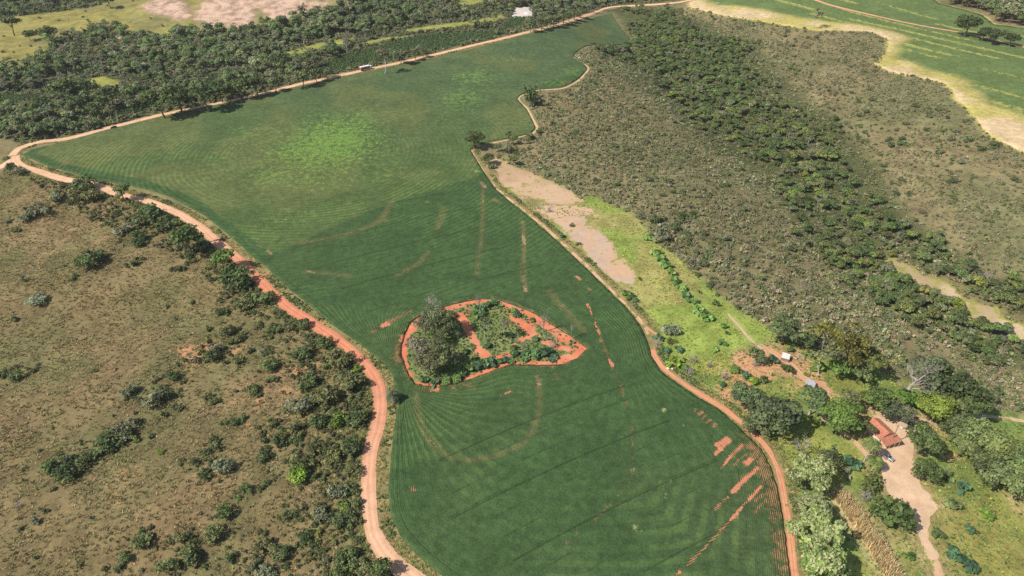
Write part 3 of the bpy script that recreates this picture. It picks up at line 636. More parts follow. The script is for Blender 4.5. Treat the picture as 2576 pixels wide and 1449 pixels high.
def field_attr(V):
    x, y = V[:, 0], V[:, 1]; n = len(V)
    u, v, R = toD(np.c_[V, hgt(x, y)])
    low = A((0.053, 0.098, 0.037)); up = A((0.080, 0.124, 0.043)); far = A((0.080, 0.122, 0.054)); bright = A((0.165, 0.275, 0.058)); olive = A((0.125, 0.145, 0.055))
    su = sstep(-1.2, 1.2, sdist(UPPER, V))
    col = low * (1 - su[:, None]) + up * su[:, None]
    f = (su * sstep(330, 560, y))[:, None]; col = col * (1 - f) + far * f
    big = fbm(x, y, 38, 91); m = (sstep(0.46, 0.64, big) * su * 0.65)[:, None]; col = col * (1 - m) + olive * m
    m = (sstep(0.5, 0.66, fbm(x, y, 30, 95)) * (1 - su) * 0.4)[:, None]; col = col * (1 - m) + A((0.066, 0.106, 0.042)) * m
    pale = np.zeros(n); pc = np.tile(bright, (n, 1))
    def blob(uu, vv, ru, rv, k):
        q = w1(uu, vv); e = w1(uu + ru, vv); e2 = w1(uu, vv - rv)
        a = abs(e[0] - q[0]); b = abs(e2[1] - q[1])
        return k * np.exp(-(((x - q[0]) / a) ** 2 + ((y - q[1]) / b) ** 2))
    for uu, vv, ru, rv, k in [(830, 360, 190, 100, .66), (895, 315, 90, 50, .56), (740, 385, 130, 70, .54), (690, 445, 100, 36, .52), (800, 440, 150, 60, .46), (640, 330, 120, 40, .40), (560, 400, 120, 50, .36), (960, 430, 120, 50, .36), (1160, 250, 90, 46, .50), (1195, 195, 90, 30, .52), (420, 400, 120, 30, .30), (760, 540, 140, 30, .36), (1280, 150, 40, 12, .45), (1110, 300, 25, 20, .42), (880, 220, 30, 6, .3), (1440, 180, 40, 22, .5), (1400, 210, 60, 14, .5), (1500, 70, 60, 8, .25), (1320, 310, 30, 25, .45), (60, 395, 20, 8, .5), (1000, 330, 40, 40, .25), (1105, 480, 60, 12, .2)]:
        pale = np.maximum(pale, blob(uu, vv, ru, rv, k))
    # small pale dead-weed spots in the near crop
    for uu, vv, ru, rv, k in [(1670, 1032, 8, 5, .85), (1678, 1042, 9, 4, .8), (1590, 1184, 6, 6, .8), (1660, 1207, 12, 6, .75), (1690, 1212, 14, 5, .75), (1675, 1250, 8, 9, .85), (1597, 1330, 14, 8, .85), (1615, 1340, 8, 4, .7), (1720, 1072, 6, 4, .7), (720, 552, 16, 6, .6), (690, 560, 14, 8, .4), (780, 575, 20, 5, .35), (1200, 432, 8, 6, .75), (1288, 1105, 3, 2, .7), (1437, 1255, 2, 2, .8), (1405, 1215, 2, 2, .8)]:
        b_ = blob(uu, vv, ru, rv, k); g = sstep(0.05, 0.3, b_)[:, None]
        pc = pc * (1 - g) + A((0.27, 0.27, 0.12)) * g; pale = np.maximum(pale, b_)
    # stripes of paler passes in the lower right
    fr = np.exp(-((V - w1(1880, 1320)[:2]) ** 2).sum(1) / 700)
    pale = np.maximum(pale, 0.0); col = col * (1 - 0.5 * fr[:, None]) + A((0.07, 0.105, 0.045)) * 0.5 * fr[:, None]
    soil = np.zeros(n); sc = np.tile(A((0.50, 0.30, 0.17)), (n, 1)); k2 = np.clip(sstep(290, 240, y), 0, 1)[:, None]
    sc = sc * (1 - k2) + A((0.56, 0.235, 0.135)) * k2
    for line, wd, k, kind in STREAKS:
        wd = wd * (0.72 if wd > 0.75 else 1.0); L = smooth_line(W2(line), 3.0); d = segd(L, V); near = sstep(wd * 1.8, wd * 0.35, d) * k * (0.74 if kind == 0 else 0.94) * (0.72 + 0.55 * fbm(x, y, 9, 171))
        soil = np.maximum(soil, near)
        if kind == 0:
            g = (sstep(wd * 2.0, wd, d) * 0.45)[:, None]; col = col * (1 - g) + A((0.15, 0.14, 0.06)) * g; g = sstep(wd * 4, wd * 3, d)[:, None]; sc = sc * (1 - g) + A((0.33, 0.24, 0.125)) * g
    for uu, vv, a, b, k in SOILBLOB:
        q = w1(uu, vv)[:2]; d = V - q; al = d @ RDIR; pe = d @ RNRM
        soil = np.maximum(soil, k * sstep(1.2, 0.8, np.maximum(np.abs(al) / a, np.abs(pe) / b)))
    zone = blob(1880, 1215, 60, 70, .20); soil = np.maximum(soil, zone)
    bd = segd(FIELD, V, True); bi = segd(ISLAND, V, True)
    right = sstep(60, 75, x) * sstep(175, 150, y)
    soil = np.maximum(soil, right * sstep(7.5, 2.5, bd) * (0.16 + 0.5 * fbm(x, y, 10, 101)))
    soil = np.maximum(soil, blob(1002, 890, 18, 45, .42)); soil = np.maximum(soil, blob(1015, 860, 10, 30, .40))
    soil = np.maximum(soil, sstep(2.2, 0.6, np.minimum(bi, 9)) * 0.36); soil = np.maximum(soil, sstep(1.0, 0.2, bd) * 0.25)
    soil = np.maximum(soil, blob(1400, 940, 45, 25, .24)); soil = np.maximum(soil, blob(1180, 975, 90, 10, .26))
    perp = (V @ RNRM) + 0.0009 * (V @ RDIR) ** 2
    head = sstep(15, 13, bd); isl = sstep(13, 11, bi)
    ph = np.where(bd < 14, bd, np.where(bi < 12, bi, perp))
    trk = np.where((bd < 14) | (bi < 12), 0.4, 1.0) * (1 - 0.6 * su) * np.where((np.abs(bd - 14) < 2.2) | ((np.abs(bi - 12) < 2.2) & (bd > 12)), 0.0, 1.0)
    hd = np.hypot((x - HEADC[0]) * 0.92, y - HEADC[1]) + 7.0 * fbm(x, y, 60, 173, 3)
    ring = bi / (bi + bd + 1e-6) * 62.0 + 2.5 * fbm(x, y, 40, 175, 2)
    ph2 = np.where(y > 238, hd, ring)
    bandk = np.where(su > 0.5, 0.35 + 0.95 * sstep(0.35, 0.6, fbm(x, y, 50, 177)) * sstep(440, 350, y), 0.30 + 0.70 * sstep(0.38, 0.62, fbm(x, y, 38, 179))) * np.where(np.abs(y - 238) < 3.5, 0.0, 1.0)
    return dict(gcol=col, soil=soil, scol=sc, pale=pale, pcol=pc, ph=ph, ph2=ph2, trk=trk, bandk=bandk)

crop = obj('crop_field', patch_mesh('crop_field', FIELD, 1.05, 0.48, M_CROP, field_attr, 0.22, holes=[ISLAND], skirt=0.6, seed=3, zjit=0.16, fine=[(W2([(1720, 1000), (1830, 1050), (1960, 1200), (1985, 1449), (1680, 1449), (1780, 1250)]), 0.62)]))
tag(crop, 'large dark green row crop field with weedy pale patches and bare soil streaks', 'crop', kind='stuff')

def far_attr(V):
    x, y = V[:, 0], V[:, 1]; n = len(V)
    gr = sdist(FARGREEN, V); g = sstep(-6, 6, gr + 10 * (fbm(x, y, 14, 111) - 0.5))
    col = A((0.40, 0.355, 0.115)) * (1 - g[:, None]) + A((0.120, 0.172, 0.060)) * g[:, None]
    e = sstep(4, -16, gr)[:, None] * sstep(0.4, 0.6, fbm(x, y, 20, 113))[:, None]; col = col * (1 - e) + A((0.55, 0.42, 0.26)) * e
    # stripes of yellow run diagonally, following the passes
    d0 = W2([(2257, 140), (2576, 222)]); dd = d0[1] - d0[0]; dd /= np.linalg.norm(dd); pe = (V - d0[0]) @ A((-dd[1], dd[0])); al = (V - d0[0]) @ dd
    st = np.zeros(n)
    for off, wd in [(-38, 3), (-22, 2.6), (-8, 3.2), (7, 3.0), (20, 2.2), (33, 3.4), (52, 2.6), (66, 3.2), (84, 2.4), (110, 3.0), (128, 2.2), (-60, 4)]:
        st = np.maximum(st, np.exp(-((pe - off + 3 * np.sin(al / 60 + off)) / wd) ** 2) * sstep(0.38, 0.52, vnoise(al, pe * 0 + off * 7.3, 45, 5)))
    return dict(gcol=col, soil=np.zeros(n), scol=np.tile(S_SAND, (n, 1)), pale=(0.78 * st + 0.12) * g, pcol=np.tile(A((0.34, 0.335, 0.095)), (n, 1)), ph=pe, ph2=pe * 0.5, trk=np.full(n, 0.3) * g, bandk=np.full(n, 0.2))
far = obj('crop_field', patch_mesh('crop_field_far', FARFIELD, 4.0, 0.4, M_CROP, far_attr, 0.5, skirt=0.5, seed=9))
tag(far, 'distant green and yellow striped crop field with a tan mown edge', 'crop', kind='stuff')

# ------------------------------------------------------------------ plant shapes
def quads(C, Nn, S, rng, lv, fl=None, aspect=1.0):
    n = len(C); r = rng.normal(size=(n, 3)); t = np.cross(Nn, r); t /= np.linalg.norm(t, axis=1)[:, None] + 1e-9; b = np.cross(Nn, t)
    S = S[:, None]; j = lambda: (0.65 + 0.7 * rng.random((n, 1)))
    v0 = C + t * S * 0.5 * j() * aspect + Nn * S * 0.12; v1 = C + b * S * 0.5 * j() - Nn * S * 0.10; v2 = C - t * S * 0.5 * j() * aspect + Nn * S * 0.12; v3 = C - b * S * 0.5 * j() - Nn * S * 0.10
    V = np.stack([v0, v1, v2, v3], 1).reshape(-1, 3); F = np.arange(4 * n).reshape(-1, 4)
    return V, F, dict(lv=np.repeat(lv, 4), fl=np.repeat(fl if fl is not None else np.zeros(n), 4))

def crown_mesh(name, seed, lobes, n, size, flower=0.0, fill=0.22, flatten=0.6):
    rng = np.random.default_rng(seed); L = A(lobes, float)
    w = (L[:, 3] * L[:, 4]) ; w /= w.sum(); k = rng.choice(len(L), n, p=w)
    d = rng.normal(size=(n, 3)); d /= np.linalg.norm(d, axis=1)[:, None]; d[:, 2] = np.where(d[:, 2] < -0.35, -d[:, 2] * 0.7, d[:, 2])
    r = np.where(rng.random(n) < fill, rng.random(n) ** 0.5 * 0.8, 0.82 + 0.24 * rng.random(n))
    C = L[k, :3] + d * r[:, None] * np.stack([L[k, 3], L[k, 3], L[k, 4]], 1)
    nn = d * 0.7 + rng.normal(size=(n, 3)) * 0.55 + A((0, 0, flatten)); nn /= np.linalg.norm(nn, axis=1)[:, None]
    S = size * (0.6 + 0.8 * rng.random(n))
    lobe_v = rng.random(len(L)); lv = np.clip(0.5 * lobe_v[k] + 0.5 * rng.random(n), 0, 1)
    fl = ((rng.random(n) < flower) & (d[:, 2] > 0.1)).astype(float) if flower else None
    V, F, at = quads(C, nn, S, rng, lv, fl)
    return mesh_from(name, V, F, M_LEAF, at)

def tube(path, rad, sides=6):
    path = A(path, float); n = len(path); V = []; F = []
    for i in range(n):
        t = path[min(i + 1, n - 1)] - path[max(i - 1, 0)]; t /= np.linalg.norm(t) + 1e-9
        a = np.cross(t, (0.3, 0.9, 0.1)); a /= np.linalg.norm(a) + 1e-9; b = np.cross(t, a)
        for j in range(sides):
            q = 2 * math.pi * j / sides; V.append(path[i] + rad[i] * (a * math.cos(q) + b * math.sin(q)))
    for i in range(n - 1):
        for j in range(sides):
            k = (j + 1) % sides; F.append((i * sides + j, i * sides + k, (i + 1) * sides + k, (i + 1) * sides + j))
    F.append(tuple(range((n - 1) * sides, n * sides)))
    return V, F

def join(parts):
    V = []; F = []
    for v, f in parts:
        s = len(V); V += list(v); F += [tuple(i + s for i in q) for q in f]
    return V, F

def trunk_mesh(name, seed, lobes, h, r, mat=None, lean=0.3):
    rng = np.random.default_rng(seed); top = A((rng.normal() * lean, rng.normal() * lean, h)); mid = top * 0.5 + A((rng.normal() * 0.2, rng.normal() * 0.2, 0))
    parts = [tube([(0, 0, -0.6), (0, 0, 0.1), mid, top], [r * 1.5, r * 1.15, r * 0.85, r * 0.65], 7)]
    for l in lobes[:6]:
        e = A(l[:3]); m = (top * 0.55 + e * 0.45) + rng.normal(size=3) * 0.2; parts.append(tube([top * 0.95, m, e], [r * 0.5, r * 0.33, r * 0.12], 5))
    V, F = join(parts); return mesh_from(name, V, F, mat or M_BARK, smooth=True)

def lobes_round(seed, k, R, zc, hz, rl):
    rng = np.random.default_rng(seed); out = []
    for i in range(k):
        a = 2.4 * i + rng.random() * 0.8; rr = R * math.sqrt((i + 0.4) / k) * 0.72; z = zc + hz * (0.5 - (rr / R) ** 2) + rng.normal() * 0.25 * hz
        s = rl * (0.5 + 0.8 * rng.random() ** 1.3); a += rng.normal() * 0.3; rr *= 1 + 0.18 * rng.normal(); out.append((rr * math.cos(a), rr * math.sin(a), z, s, s * 0.75))
    return out

PROTO = {}
def proto_tree(key, seeds, k, R, zc, hz, rl, n, size, th, tr, flower=0.0, mat=None, fill=0.22, flatten=0.6):
    PROTO[key] = dict(d=2 * R, zc=zc, v=[])
    for s in seeds:
        lb = lobes_round(s, k, R, zc, hz, rl)
        PROTO[key]['v'].append((crown_mesh(key + '_crown', s, lb, n, size, flower, fill, flatten), trunk_mesh(key + '_trunk', s, lb, th, tr, mat)))

proto_tree('broad', [1, 2, 3, 4, 5, 6, 7], 13, 4.4, 5.2, 2.4, 1.75, 620, 0.78, 3.0, 0.26)
proto_tree('forest', [11, 12, 13, 14, 15, 16, 17], 11, 3.6, 6.6, 3.2, 1.6, 520, 0.75, 4.6, 0.2)
proto_tree('sparse', [21, 22, 23], 8, 3.2, 5.8, 2.6, 1.25, 230, 0.55, 4.4, 0.15, mat=M_PALE, fill=0.5)
proto_tree('umbrella', [31, 32, 33], 12, 5.0, 6.0, 1.2, 1.5, 800, 0.62, 4.2, 0.28, mat=M_PALE)
proto_tree('big', [41, 42, 43, 44], 22, 6.4, 6.0, 4.2, 1.9, 2600, 0.62, 3.6, 0.42)
proto_tree('mango', [51, 52, 53, 54], 24, 6.6, 5.6, 4.4, 1.9, 4200, 0.58, 2.6, 0.4, flower=0.40, flatten=0.5)
proto_tree('olive', [61, 62, 63], 20, 5.2, 6.2, 5.0, 1.6, 2300, 0.46, 3.6, 0.3, fill=0.3, flatten=0.3)

def shrub_mesh(name, seed, R, h, n, size, k=5, fill=0.3, stem=True, flatten=0.5):
    rng = np.random.default_rng(seed); lb = []
    for i in range(k):
        a = rng.random() * 6.28; rr = R * 0.85 * rng.random() ** 0.6; s = R * (0.20 + 0.30 * rng.random() ** 1.5); lb.append((rr * math.cos(a) * 1.15, rr * math.sin(a) * 0.9, h * (0.22 + 0.5 * rng.random() * (1 - 0.5 * rr / R)), s, min(s * 0.9, h * 0.34)))
    me = crown_mesh(name, seed, lb, n, size, fill=fill, flatten=flatten)
    if stem:
        parts = [tube([(0, 0, -0.3), (l[0] * 0.4, l[1] * 0.4, l[2] * 0.5), l[:3]], [0.07 * R ** 0.5, 0.05, 0.02], 4) for l in lb[:4]]
        V, F = join(parts); V = A(V)
        nv = len(me.vertices); co = np.empty(nv * 3, np.float32); me.vertices.foreach_get('co', co)
        bm = bmesh.new(); bm.from_mesh(me); vs = [bm.verts.new(v) for v in V]
        for f in F:
            fc = bm.faces.new([vs[i] for i in f]); fc.material_index = 1
        bm.to_mesh(me); bm.free(); me.materials.append(M_BARK)
    return me
PROTO['shrub'] = dict(d=2.6, zc=0.8, v=[(shrub_mesh('shrub', s, 1.3, 1.8, 190, 0.40, 8), None) for s in (71, 72, 73, 74, 75, 76, 77)])
PROTO['bush'] = dict(d=5.2, zc=1.7, v=[(shrub_mesh('bush', s, 2.6, 3.8, 620, 0.48, 18), None) for s in (81, 82, 83, 84, 85, 86)])
PROTO['scrub'] = dict(d=2.6, zc=0.55, v=[(shrub_mesh('scrub', s, 1.3, 1.4, 100, 0.40, 7, 0.3, False), None) for s in (91, 92, 93, 94, 95)])
PROTO['weed'] = dict(d=1.8, zc=0.5, v=[(shrub_mesh('weed', s, 0.9, 1.2, 70, 0.5, 4, 0.3, False, 0.9), None) for s in (101, 102, 103)])
PROTO['coffee'] = dict(d=1.7, zc=0.9, v=[(shrub_mesh('coffee', s, 0.85, 2.0, 60, 0.5, 3, 0.3, False, 0.5), None) for s in (105, 106)])

def tuft_mesh(seed, n=12, h=0.42, sp=0.5):
    rng = np.random.default_rng(seed); V = []; F = []; lv = []
    for i in range(n):
        a = rng.random() * 6.28; o = A((math.cos(a), math.sin(a), 0)); b = o * rng.random() * sp * 0.5; t = b + o * sp * (0.3 + rng.random() * 0.6) + A((0, 0, h * (0.5 + rng.random() * 0.6)))
        p = A((-math.sin(a), math.cos(a), 0)) * 0.09; s = len(V); V += [b - p, b + p, t + p * 0.3, t - p * 0.3]; F.append((s, s + 1, s + 2, s + 3)); lv += [rng.random()] * 4
    return mesh_from('tuft', V, A(F), M_LEAF, dict(lv=lv, fl=np.zeros(len(V))))
PROTO['tuft'] = dict(d=1.0, zc=0.25, v=[(tuft_mesh(s), None) for s in (111, 112, 113)])
PROTO['cornstalk'] = dict(d=1.0, zc=0.8, v=[(tuft_mesh(s, 12, 1.9, 0.55), None) for s in (115, 116)])

def branch_mesh(name, seed, h, spread, depth, r0, mat, multi=1):
    rng = np.random.default_rng(seed); parts = []
    def grow(p, d, L, r, lev):
        e = p + d * L; m = (p + e) / 2 + rng.normal(size=3) * L * 0.06
        parts.append(tube([p, m, e], [r, r * 0.85, r * 0.62], 5 if lev > 1 else 3))
        if lev == 0: return
        for i in range(rng.integers(2, 5)):
            q = rng.normal(size=3); q[2] = abs(q[2]) * 0.6; nd = d * 0.9 + q * spread; nd /= np.linalg.norm(nd)
            grow(m + (e - m) * rng.random() if i else e, nd, L * (0.6 + 0.25 * rng.random()), r * 0.58, lev - 1)
    for i in range(multi):
        d = A((rng.normal() * 0.28 * (multi > 1), rng.normal() * 0.28 * (multi > 1), 1.0)); d /= np.linalg.norm(d)
        grow(A((rng.normal() * 0.2 * (multi > 1), rng.normal() * 0.2 * (multi > 1), -0.2)), d, h * 0.36, r0, depth)
    V, F = join(parts); return mesh_from(name, V, F, mat, smooth=True)
PROTO['dead'] = dict(d=5.0, zc=3.2, v=[(None, branch_mesh('dead', s, 6.5, 0.55, 4, 0.17, M_DEAD)) for s in (121, 122, 123)])
PROTO['brush'] = dict(d=3.4, zc=1.0, v=[(None, branch_mesh('brush', s, 2.6, 0.6, 3, 0.06, M_DEAD, 6)) for s in (131, 132, 133)])
PROTO['deadbig'] = dict(d=12.0, zc=6.5, v=[(None, branch_mesh('deadbig', 142, 12.0, 0.62, 5, 0.5, M_DEAD))])

def palm(seed, h, fr, nf, droop, tr, lean):
    rng = np.random.default_rng(seed); top = A((lean, 0.2, h))
    tm = tube([(0, 0, -0.4), (lean * 0.15, 0, h * 0.35), (lean * 0.5, 0.1, h * 0.7), top], [tr * 1.3, tr, tr * 0.9, tr * 0.8], 7)
    V = []; F = []; lv = []
    for i in range(nf):
        a = 2.39996 * i; el = rng.uniform(-0.25, 1.15); o = A((math.cos(a), math.sin(a), 0)); L = fr * rng.uniform(0.85, 1.15); val = rng.random()
        pts = [top + o * L * t * math.cos(el) + A((0, 0, L * (math.sin(el) * t - droop * t * t))) for t in np.linspace(0, 1, 8)]
        side = A((-math.sin(a), math.cos(a), 0))
        for j in range(7):
            for sg in (-1, 1):
                wl = L * 0.26 * math.sin(math.pi * (j + 1.2) / 9) + 0.12; p0, p1 = pts[j], pts[j + 1]; dr = A((0, 0, -0.45 * wl)); s = len(V)
                V += [p0, p0 + (p1 - p0) * 0.75, p1 + side * sg * wl + dr, p0 + (p1 - p0) * 0.35 + side * sg * wl + dr]; F.append((s, s + 1, s + 2, s + 3)); lv += [val * 0.7 + 0.3 * rng.random()] * 4
    return (mesh_from('palm_fronds', V, A(F), M_LEAF, dict(lv=lv, fl=np.zeros(len(V)))), mesh_from('palm_trunk', *tm, M_PALE, smooth=True))
PROTO['palm'] = dict(d=5.6, zc=4.6, v=[palm(151, 4.4, 2.9, 26, 0.55, 0.2, 0.15), palm(152, 5.0, 2.8, 24, 0.6, 0.18, 0.3)])
PROTO['coconut'] = dict(d=6.0, zc=9.4, v=[palm(155, 9.2, 3.0, 18, 0.7, 0.2, 1.0)])
def bamboo(seed):
    rng = np.random.default_rng(seed); parts = []; C = []
    for i in range(26):
        a = rng.random() * 6.28; o = A((math.cos(a), math.sin(a), 0)); b = o * rng.random() * 1.6; h = rng.uniform(6, 9.5); m = b + o * 0.6 + A((0, 0, h * 0.6)); t = b + o * rng.uniform(1.2, 3.2) + A((0, 0, h))
        parts.append(tube([b + A((0, 0, -0.3)), m, t], [0.07, 0.05, 0.02], 4)); 
        for q in np.linspace(0.3, 1, 16): C.append((b + (m - b) * q / 0.6 if q < 0.6 else m + (t - m) * (q - 0.6) / 0.4) + rng.normal(size=3) * 0.35)
    C = A(C); n = len(C); nn = rng.normal(size=(n, 3)); nn /= np.linalg.norm(nn, axis=1)[:, None]
    V, F, at = quads(C, nn, 0.8 * (0.6 + 0.8 * rng.random(n)), rng, rng.random(n))
    return (mesh_from('bamboo_leaves', V, F, M_LEAF, at), mesh_from('bamboo_canes', *join(parts), M_PALE))
PROTO['bamboo'] = dict(d=6.5, zc=4.8, v=[bamboo(161)])

PART = {'palm': ('fronds', 'trunk'), 'coconut': ('fronds', 'trunk'), 'bamboo': ('leaves', 'canes'), 'dead': ('crown', 'branches'), 'deadbig': ('crown', 'branches'), 'brush': ('crown', 'branches')}
NAME = {'broad': 'tree', 'forest': 'tree', 'sparse': 'thin_tree', 'umbrella': 'umbrella_tree', 'big': 'shade_tree', 'mango': 'flowering_tree', 'olive': 'tall_tree', 'shrub': 'shrub', 'bush': 'bush', 'scrub': 'scrub_bush', 'weed': 'weed_clump', 'palm': 'palm_tree', 'coconut': 'coconut_palm', 'bamboo': 'bamboo_clump', 'dead': 'dead_tree', 'deadbig': 'dead_tree', 'brush': 'bare_bush', 'coffee': 'coffee_bush'}
CAT = {'shrub': 'shrub', 'bush': 'bush', 'scrub': 'bush', 'weed': 'weeds', 'palm': 'palm', 'coconut': 'palm', 'bamboo': 'bamboo', 'brush': 'bush', 'dead': 'dead tree', 'deadbig': 'dead tree'}
FIRST = {}

def plant(key, loc, sc, tint, label, group=None, var=None, rz=None, name=None, squash=1.0):
    pr = PROTO[key]; vi = random.randrange(len(pr['v'])) if var is None else var % len(pr['v'])
    cr, tk = pr['v'][vi]; rz = random.random() * 6.283 if rz is None else rz
    nm = name or NAME[key]; s3 = (sc, sc, sc * squash)
    loc = (float(loc[0]), float(loc[1]), float(loc[2]) - 0.03)
    if cr is not None and tk is None:
        r = obj(nm, cr); r.location = loc; r.rotation_euler = (0, 0, rz); r.scale = s3; r['tint'] = [float(t) for t in tint]
        FIRST.setdefault((key, vi), [r])
    elif cr is None:
        r = obj(nm, tk); r.location = loc; r.rotation_euler = (0, 0, rz); r.scale = s3
    else:
        r = empty(nm, loc, rz, s3); pn = PART.get(key, ('crown', 'trunk'))
        c = obj(pn[0], cr, r); c['tint'] = [float(t) for t in tint]; t_ = obj(pn[1], tk, r)
        FIRST.setdefault((key, vi), [c, t_])
    tag(r, label, CAT.get(key, 'tree'), group); return r

def place(key, u, v, dD, tint, label, group=None, **k):
    """crown centre at photo point (u, v), crown about dD photo units wide, standing on the terrain"""
    pr = PROTO[key]; q = w1(u, v); R = math.sqrt(q[0] ** 2 + q[1] ** 2 + (H - q[2]) ** 2)
    for i in range(3):
        sc = dD * R / FD / pr['d']; q = w1(u, v, pr['zc'] * sc * k.get('squash', 1.0)); R = math.sqrt(q[0] ** 2 + q[1] ** 2 + (H - q[2] - pr['zc'] * sc) ** 2)
    return plant(key, q, sc, jt(tint), label, group, **k)

def jt(t, a=0.12):
    k = 1.15 * (1 + random.uniform(-a, a)); return [c * k * (1 + random.uniform(-a, a) * 0.4) for c in t]

def scatter(name, label, cat, key, P3, sc, tint, squash=None, seed=0):
    """many small plants nobody could count: one object, instanced by geometry nodes"""
    n = len(P3); me = bpy.data.meshes.new(name); me.vertices.add(n); me.vertices.foreach_set('co', np.asarray(P3, np.float32).ravel())
    rng = np.random.default_rng(seed)
    a = me.attributes.new('sc', 'FLOAT_VECTOR', 'POINT'); q = squash if squash is not None else 0.8 + 0.4 * rng.random(n)
    a.data.foreach_set('vector', np.stack([sc, sc, sc * q], 1).astype(np.float32).ravel())
    a = me.attributes.new('rot', 'FLOAT_VECTOR', 'POINT'); a.data.foreach_set('vector', np.stack([np.zeros(n), np.zeros(n), rng.random(n) * 6.283], 1).astype(np.float32).ravel())
    a = me.attributes.new('tint', 'FLOAT_COLOR', 'POINT'); a.data.foreach_set('color', np.concatenate([tint, np.ones((n, 1))], 1).astype(np.float32).ravel())
    a = me.attributes.new('pick', 'INT', 'POINT'); a.data.foreach_set('value', rng.integers(0, 64, n).astype(np.int32))
    o = obj(name, me); g = bpy.data.node_groups.new('scatter_' + name, 'GeometryNodeTree')
    g.interface.new_socket('Geometry', in_out='INPUT', socket_type='NodeSocketGeometry'); g.interface.new_socket('Geometry', in_out='OUTPUT', socket_type='NodeSocketGeometry')
    gi = g.nodes.new('NodeGroupInput'); go = g.nodes.new('NodeGroupOutput'); ip = g.nodes.new('GeometryNodeInstanceOnPoints'); jn = g.nodes.new('GeometryNodeJoinGeometry')
    for vi in range(len(PROTO[key]['v'])):
        src = FIRST[(key, vi)]; j2 = g.nodes.new('GeometryNodeJoinGeometry')
        for s in src:
            oi = g.nodes.new('GeometryNodeObjectInfo'); oi.transform_space = 'ORIGINAL'; oi.inputs['Object'].default_value = s; oi.inputs['As Instance'].default_value = False
            g.links.new(oi.outputs['Geometry'], j2.inputs[0])
        ti = g.nodes.new('GeometryNodeGeometryToInstance'); g.links.new(j2.outputs[0], ti.inputs[0]); g.links.new(ti.outputs[0], jn.inputs[0])
    def at(nm, typ):
        q = g.nodes.new('GeometryNodeInputNamedAttribute'); q.data_type = typ; q.inputs[0].default_value = nm; return q.outputs[0]
    mp = g.nodes.new('GeometryNodeMeshToPoints'); g.links.new(gi.outputs[0], mp.inputs[0]); g.links.new(mp.outputs[0], ip.inputs['Points'])
    g.links.new(jn.outputs[0], ip.inputs['Instance']); ip.inputs['Pick Instance'].default_value = True
    md = g.nodes.new('ShaderNodeMath'); md.operation = 'MODULO'; g.links.new(at('pick', 'INT'), md.inputs[0]); md.inputs[1].default_value = len(PROTO[key]['v'])
    g.links.new(md.outputs[0], ip.inputs['Instance Index'])
    er = g.nodes.new('FunctionNodeEulerToRotation'); g.links.new(at('rot', 'FLOAT_VECTOR'), er.inputs[0]); g.links.new(er.outputs[0], ip.inputs['Rotation'])
    g.links.new(at('sc', 'FLOAT_VECTOR'), ip.inputs['Scale']); g.links.new(ip.outputs[0], go.inputs[0])
    m = o.modifiers.new('scatter', 'NODES'); m.node_group = g
    return tag(o, label, cat, kind='stuff')

def sample(poly, cell, excl=(), exf=0.0, road=1.0, margin=(-420, -70, 3040, 1750), seed=0, jit=0.9):
    rng = np.random.default_rng(seed); lo, hi = poly.min(0), poly.max(0)
    gx, gy = np.meshgrid(np.arange(lo[0], hi[0], cell), np.arange(lo[1], hi[1], cell)); P = np.stack([gx.ravel(), gy.ravel()], 1) + (rng.random((gx.size, 2)) - 0.5) * cell * jit
    P = P[inside(poly, P)]
    u, v, _ = toD(np.c_[P, hgt(P[:, 0], P[:, 1])]); P = P[(u > margin[0]) & (u < margin[2]) & (v > margin[1]) & (v < margin[3])]
    for e in excl:
        if len(P): P = P[sdist(e, P) < -exf]
    if len(P): P = P[clear_of_roads(P, road)]
    return P

def sample_random(poly, cell, excl=(), exf=0.0, road=1.0, margin=(-420, -70, 3040, 1750), seed=0):
    rng = np.random.default_rng(seed); lo, hi = poly.min(0), poly.max(0); n = int((hi - lo).prod() / cell ** 2)
    P = lo + rng.random((n, 2)) * (hi - lo); P = P[inside(poly, P)]
    u, v, _ = toD(np.c_[P, hgt(P[:, 0], P[:, 1])]); P = P[(u > margin[0]) & (u < margin[2]) & (v > margin[1]) & (v < margin[3])]
    for e in excl:
        if len(P): P = P[sdist(e, P) < -exf]
    if len(P): P = P[clear_of_roads(P, road)]
    return P

def tints(pal, w, n, seed, a=0.18):
    rng = np.random.default_rng(seed); pal = A(pal); k = rng.choice(len(pal), n, p=A(w) / sum(w)); return pal[k] * (1 + a * (rng.random((n, 1)) * 2 - 1)) * (1 + 0.06 * rng.normal(size=(n, 3)))

def colour_word(t):
    r, g, b = t
    if b / g > 0.56: return 'grey-green'
    if g > 0.19 and g > r * 1.15: return 'bright green'
    if r > 0.93 * g: return 'olive brown'
    return 'dark green' if g < 0.15 else 'mid green'

def populate(key, P, sc, tint, nind, name_stuff, label_stuff, label_ind, group, seed, squash=None, cat='trees', name=None):
    """the nind plants that show largest become things of their own, the rest one stuff object"""
    P3 = np.c_[P, hgt(P[:, 0], P[:, 1]) - 0.05]; u, v, R = toD(P3); vis = (u > 0) & (u < 2576) & (v > 4) & (v < 1449)
    score = np.where(vis, sc / R, 0); order = np.argsort(-score); top = order[:nind]; rest = order[nind:]
    random.seed(seed); nv = len(PROTO[key]['v'])
    cut = np.quantile(sc[top], [0.33, 0.67]) if len(top) else (0, 0)
    for q, i in enumerate(top):
        szw = ('small', 'medium', 'large')[int(np.searchsorted(cut, sc[i]))]
        plant(key, P3[i], float(sc[i]), tint[i], f'{szw} {colour_word(tint[i])} {label_ind}', group, var=q % nv, squash=random.uniform(0.8, 1.2), name=name)
    if len(rest): scatter(name_stuff, label_stuff, cat, key, P3[rest], sc[rest], tint[rest], None if squash is None else squash[rest], seed)

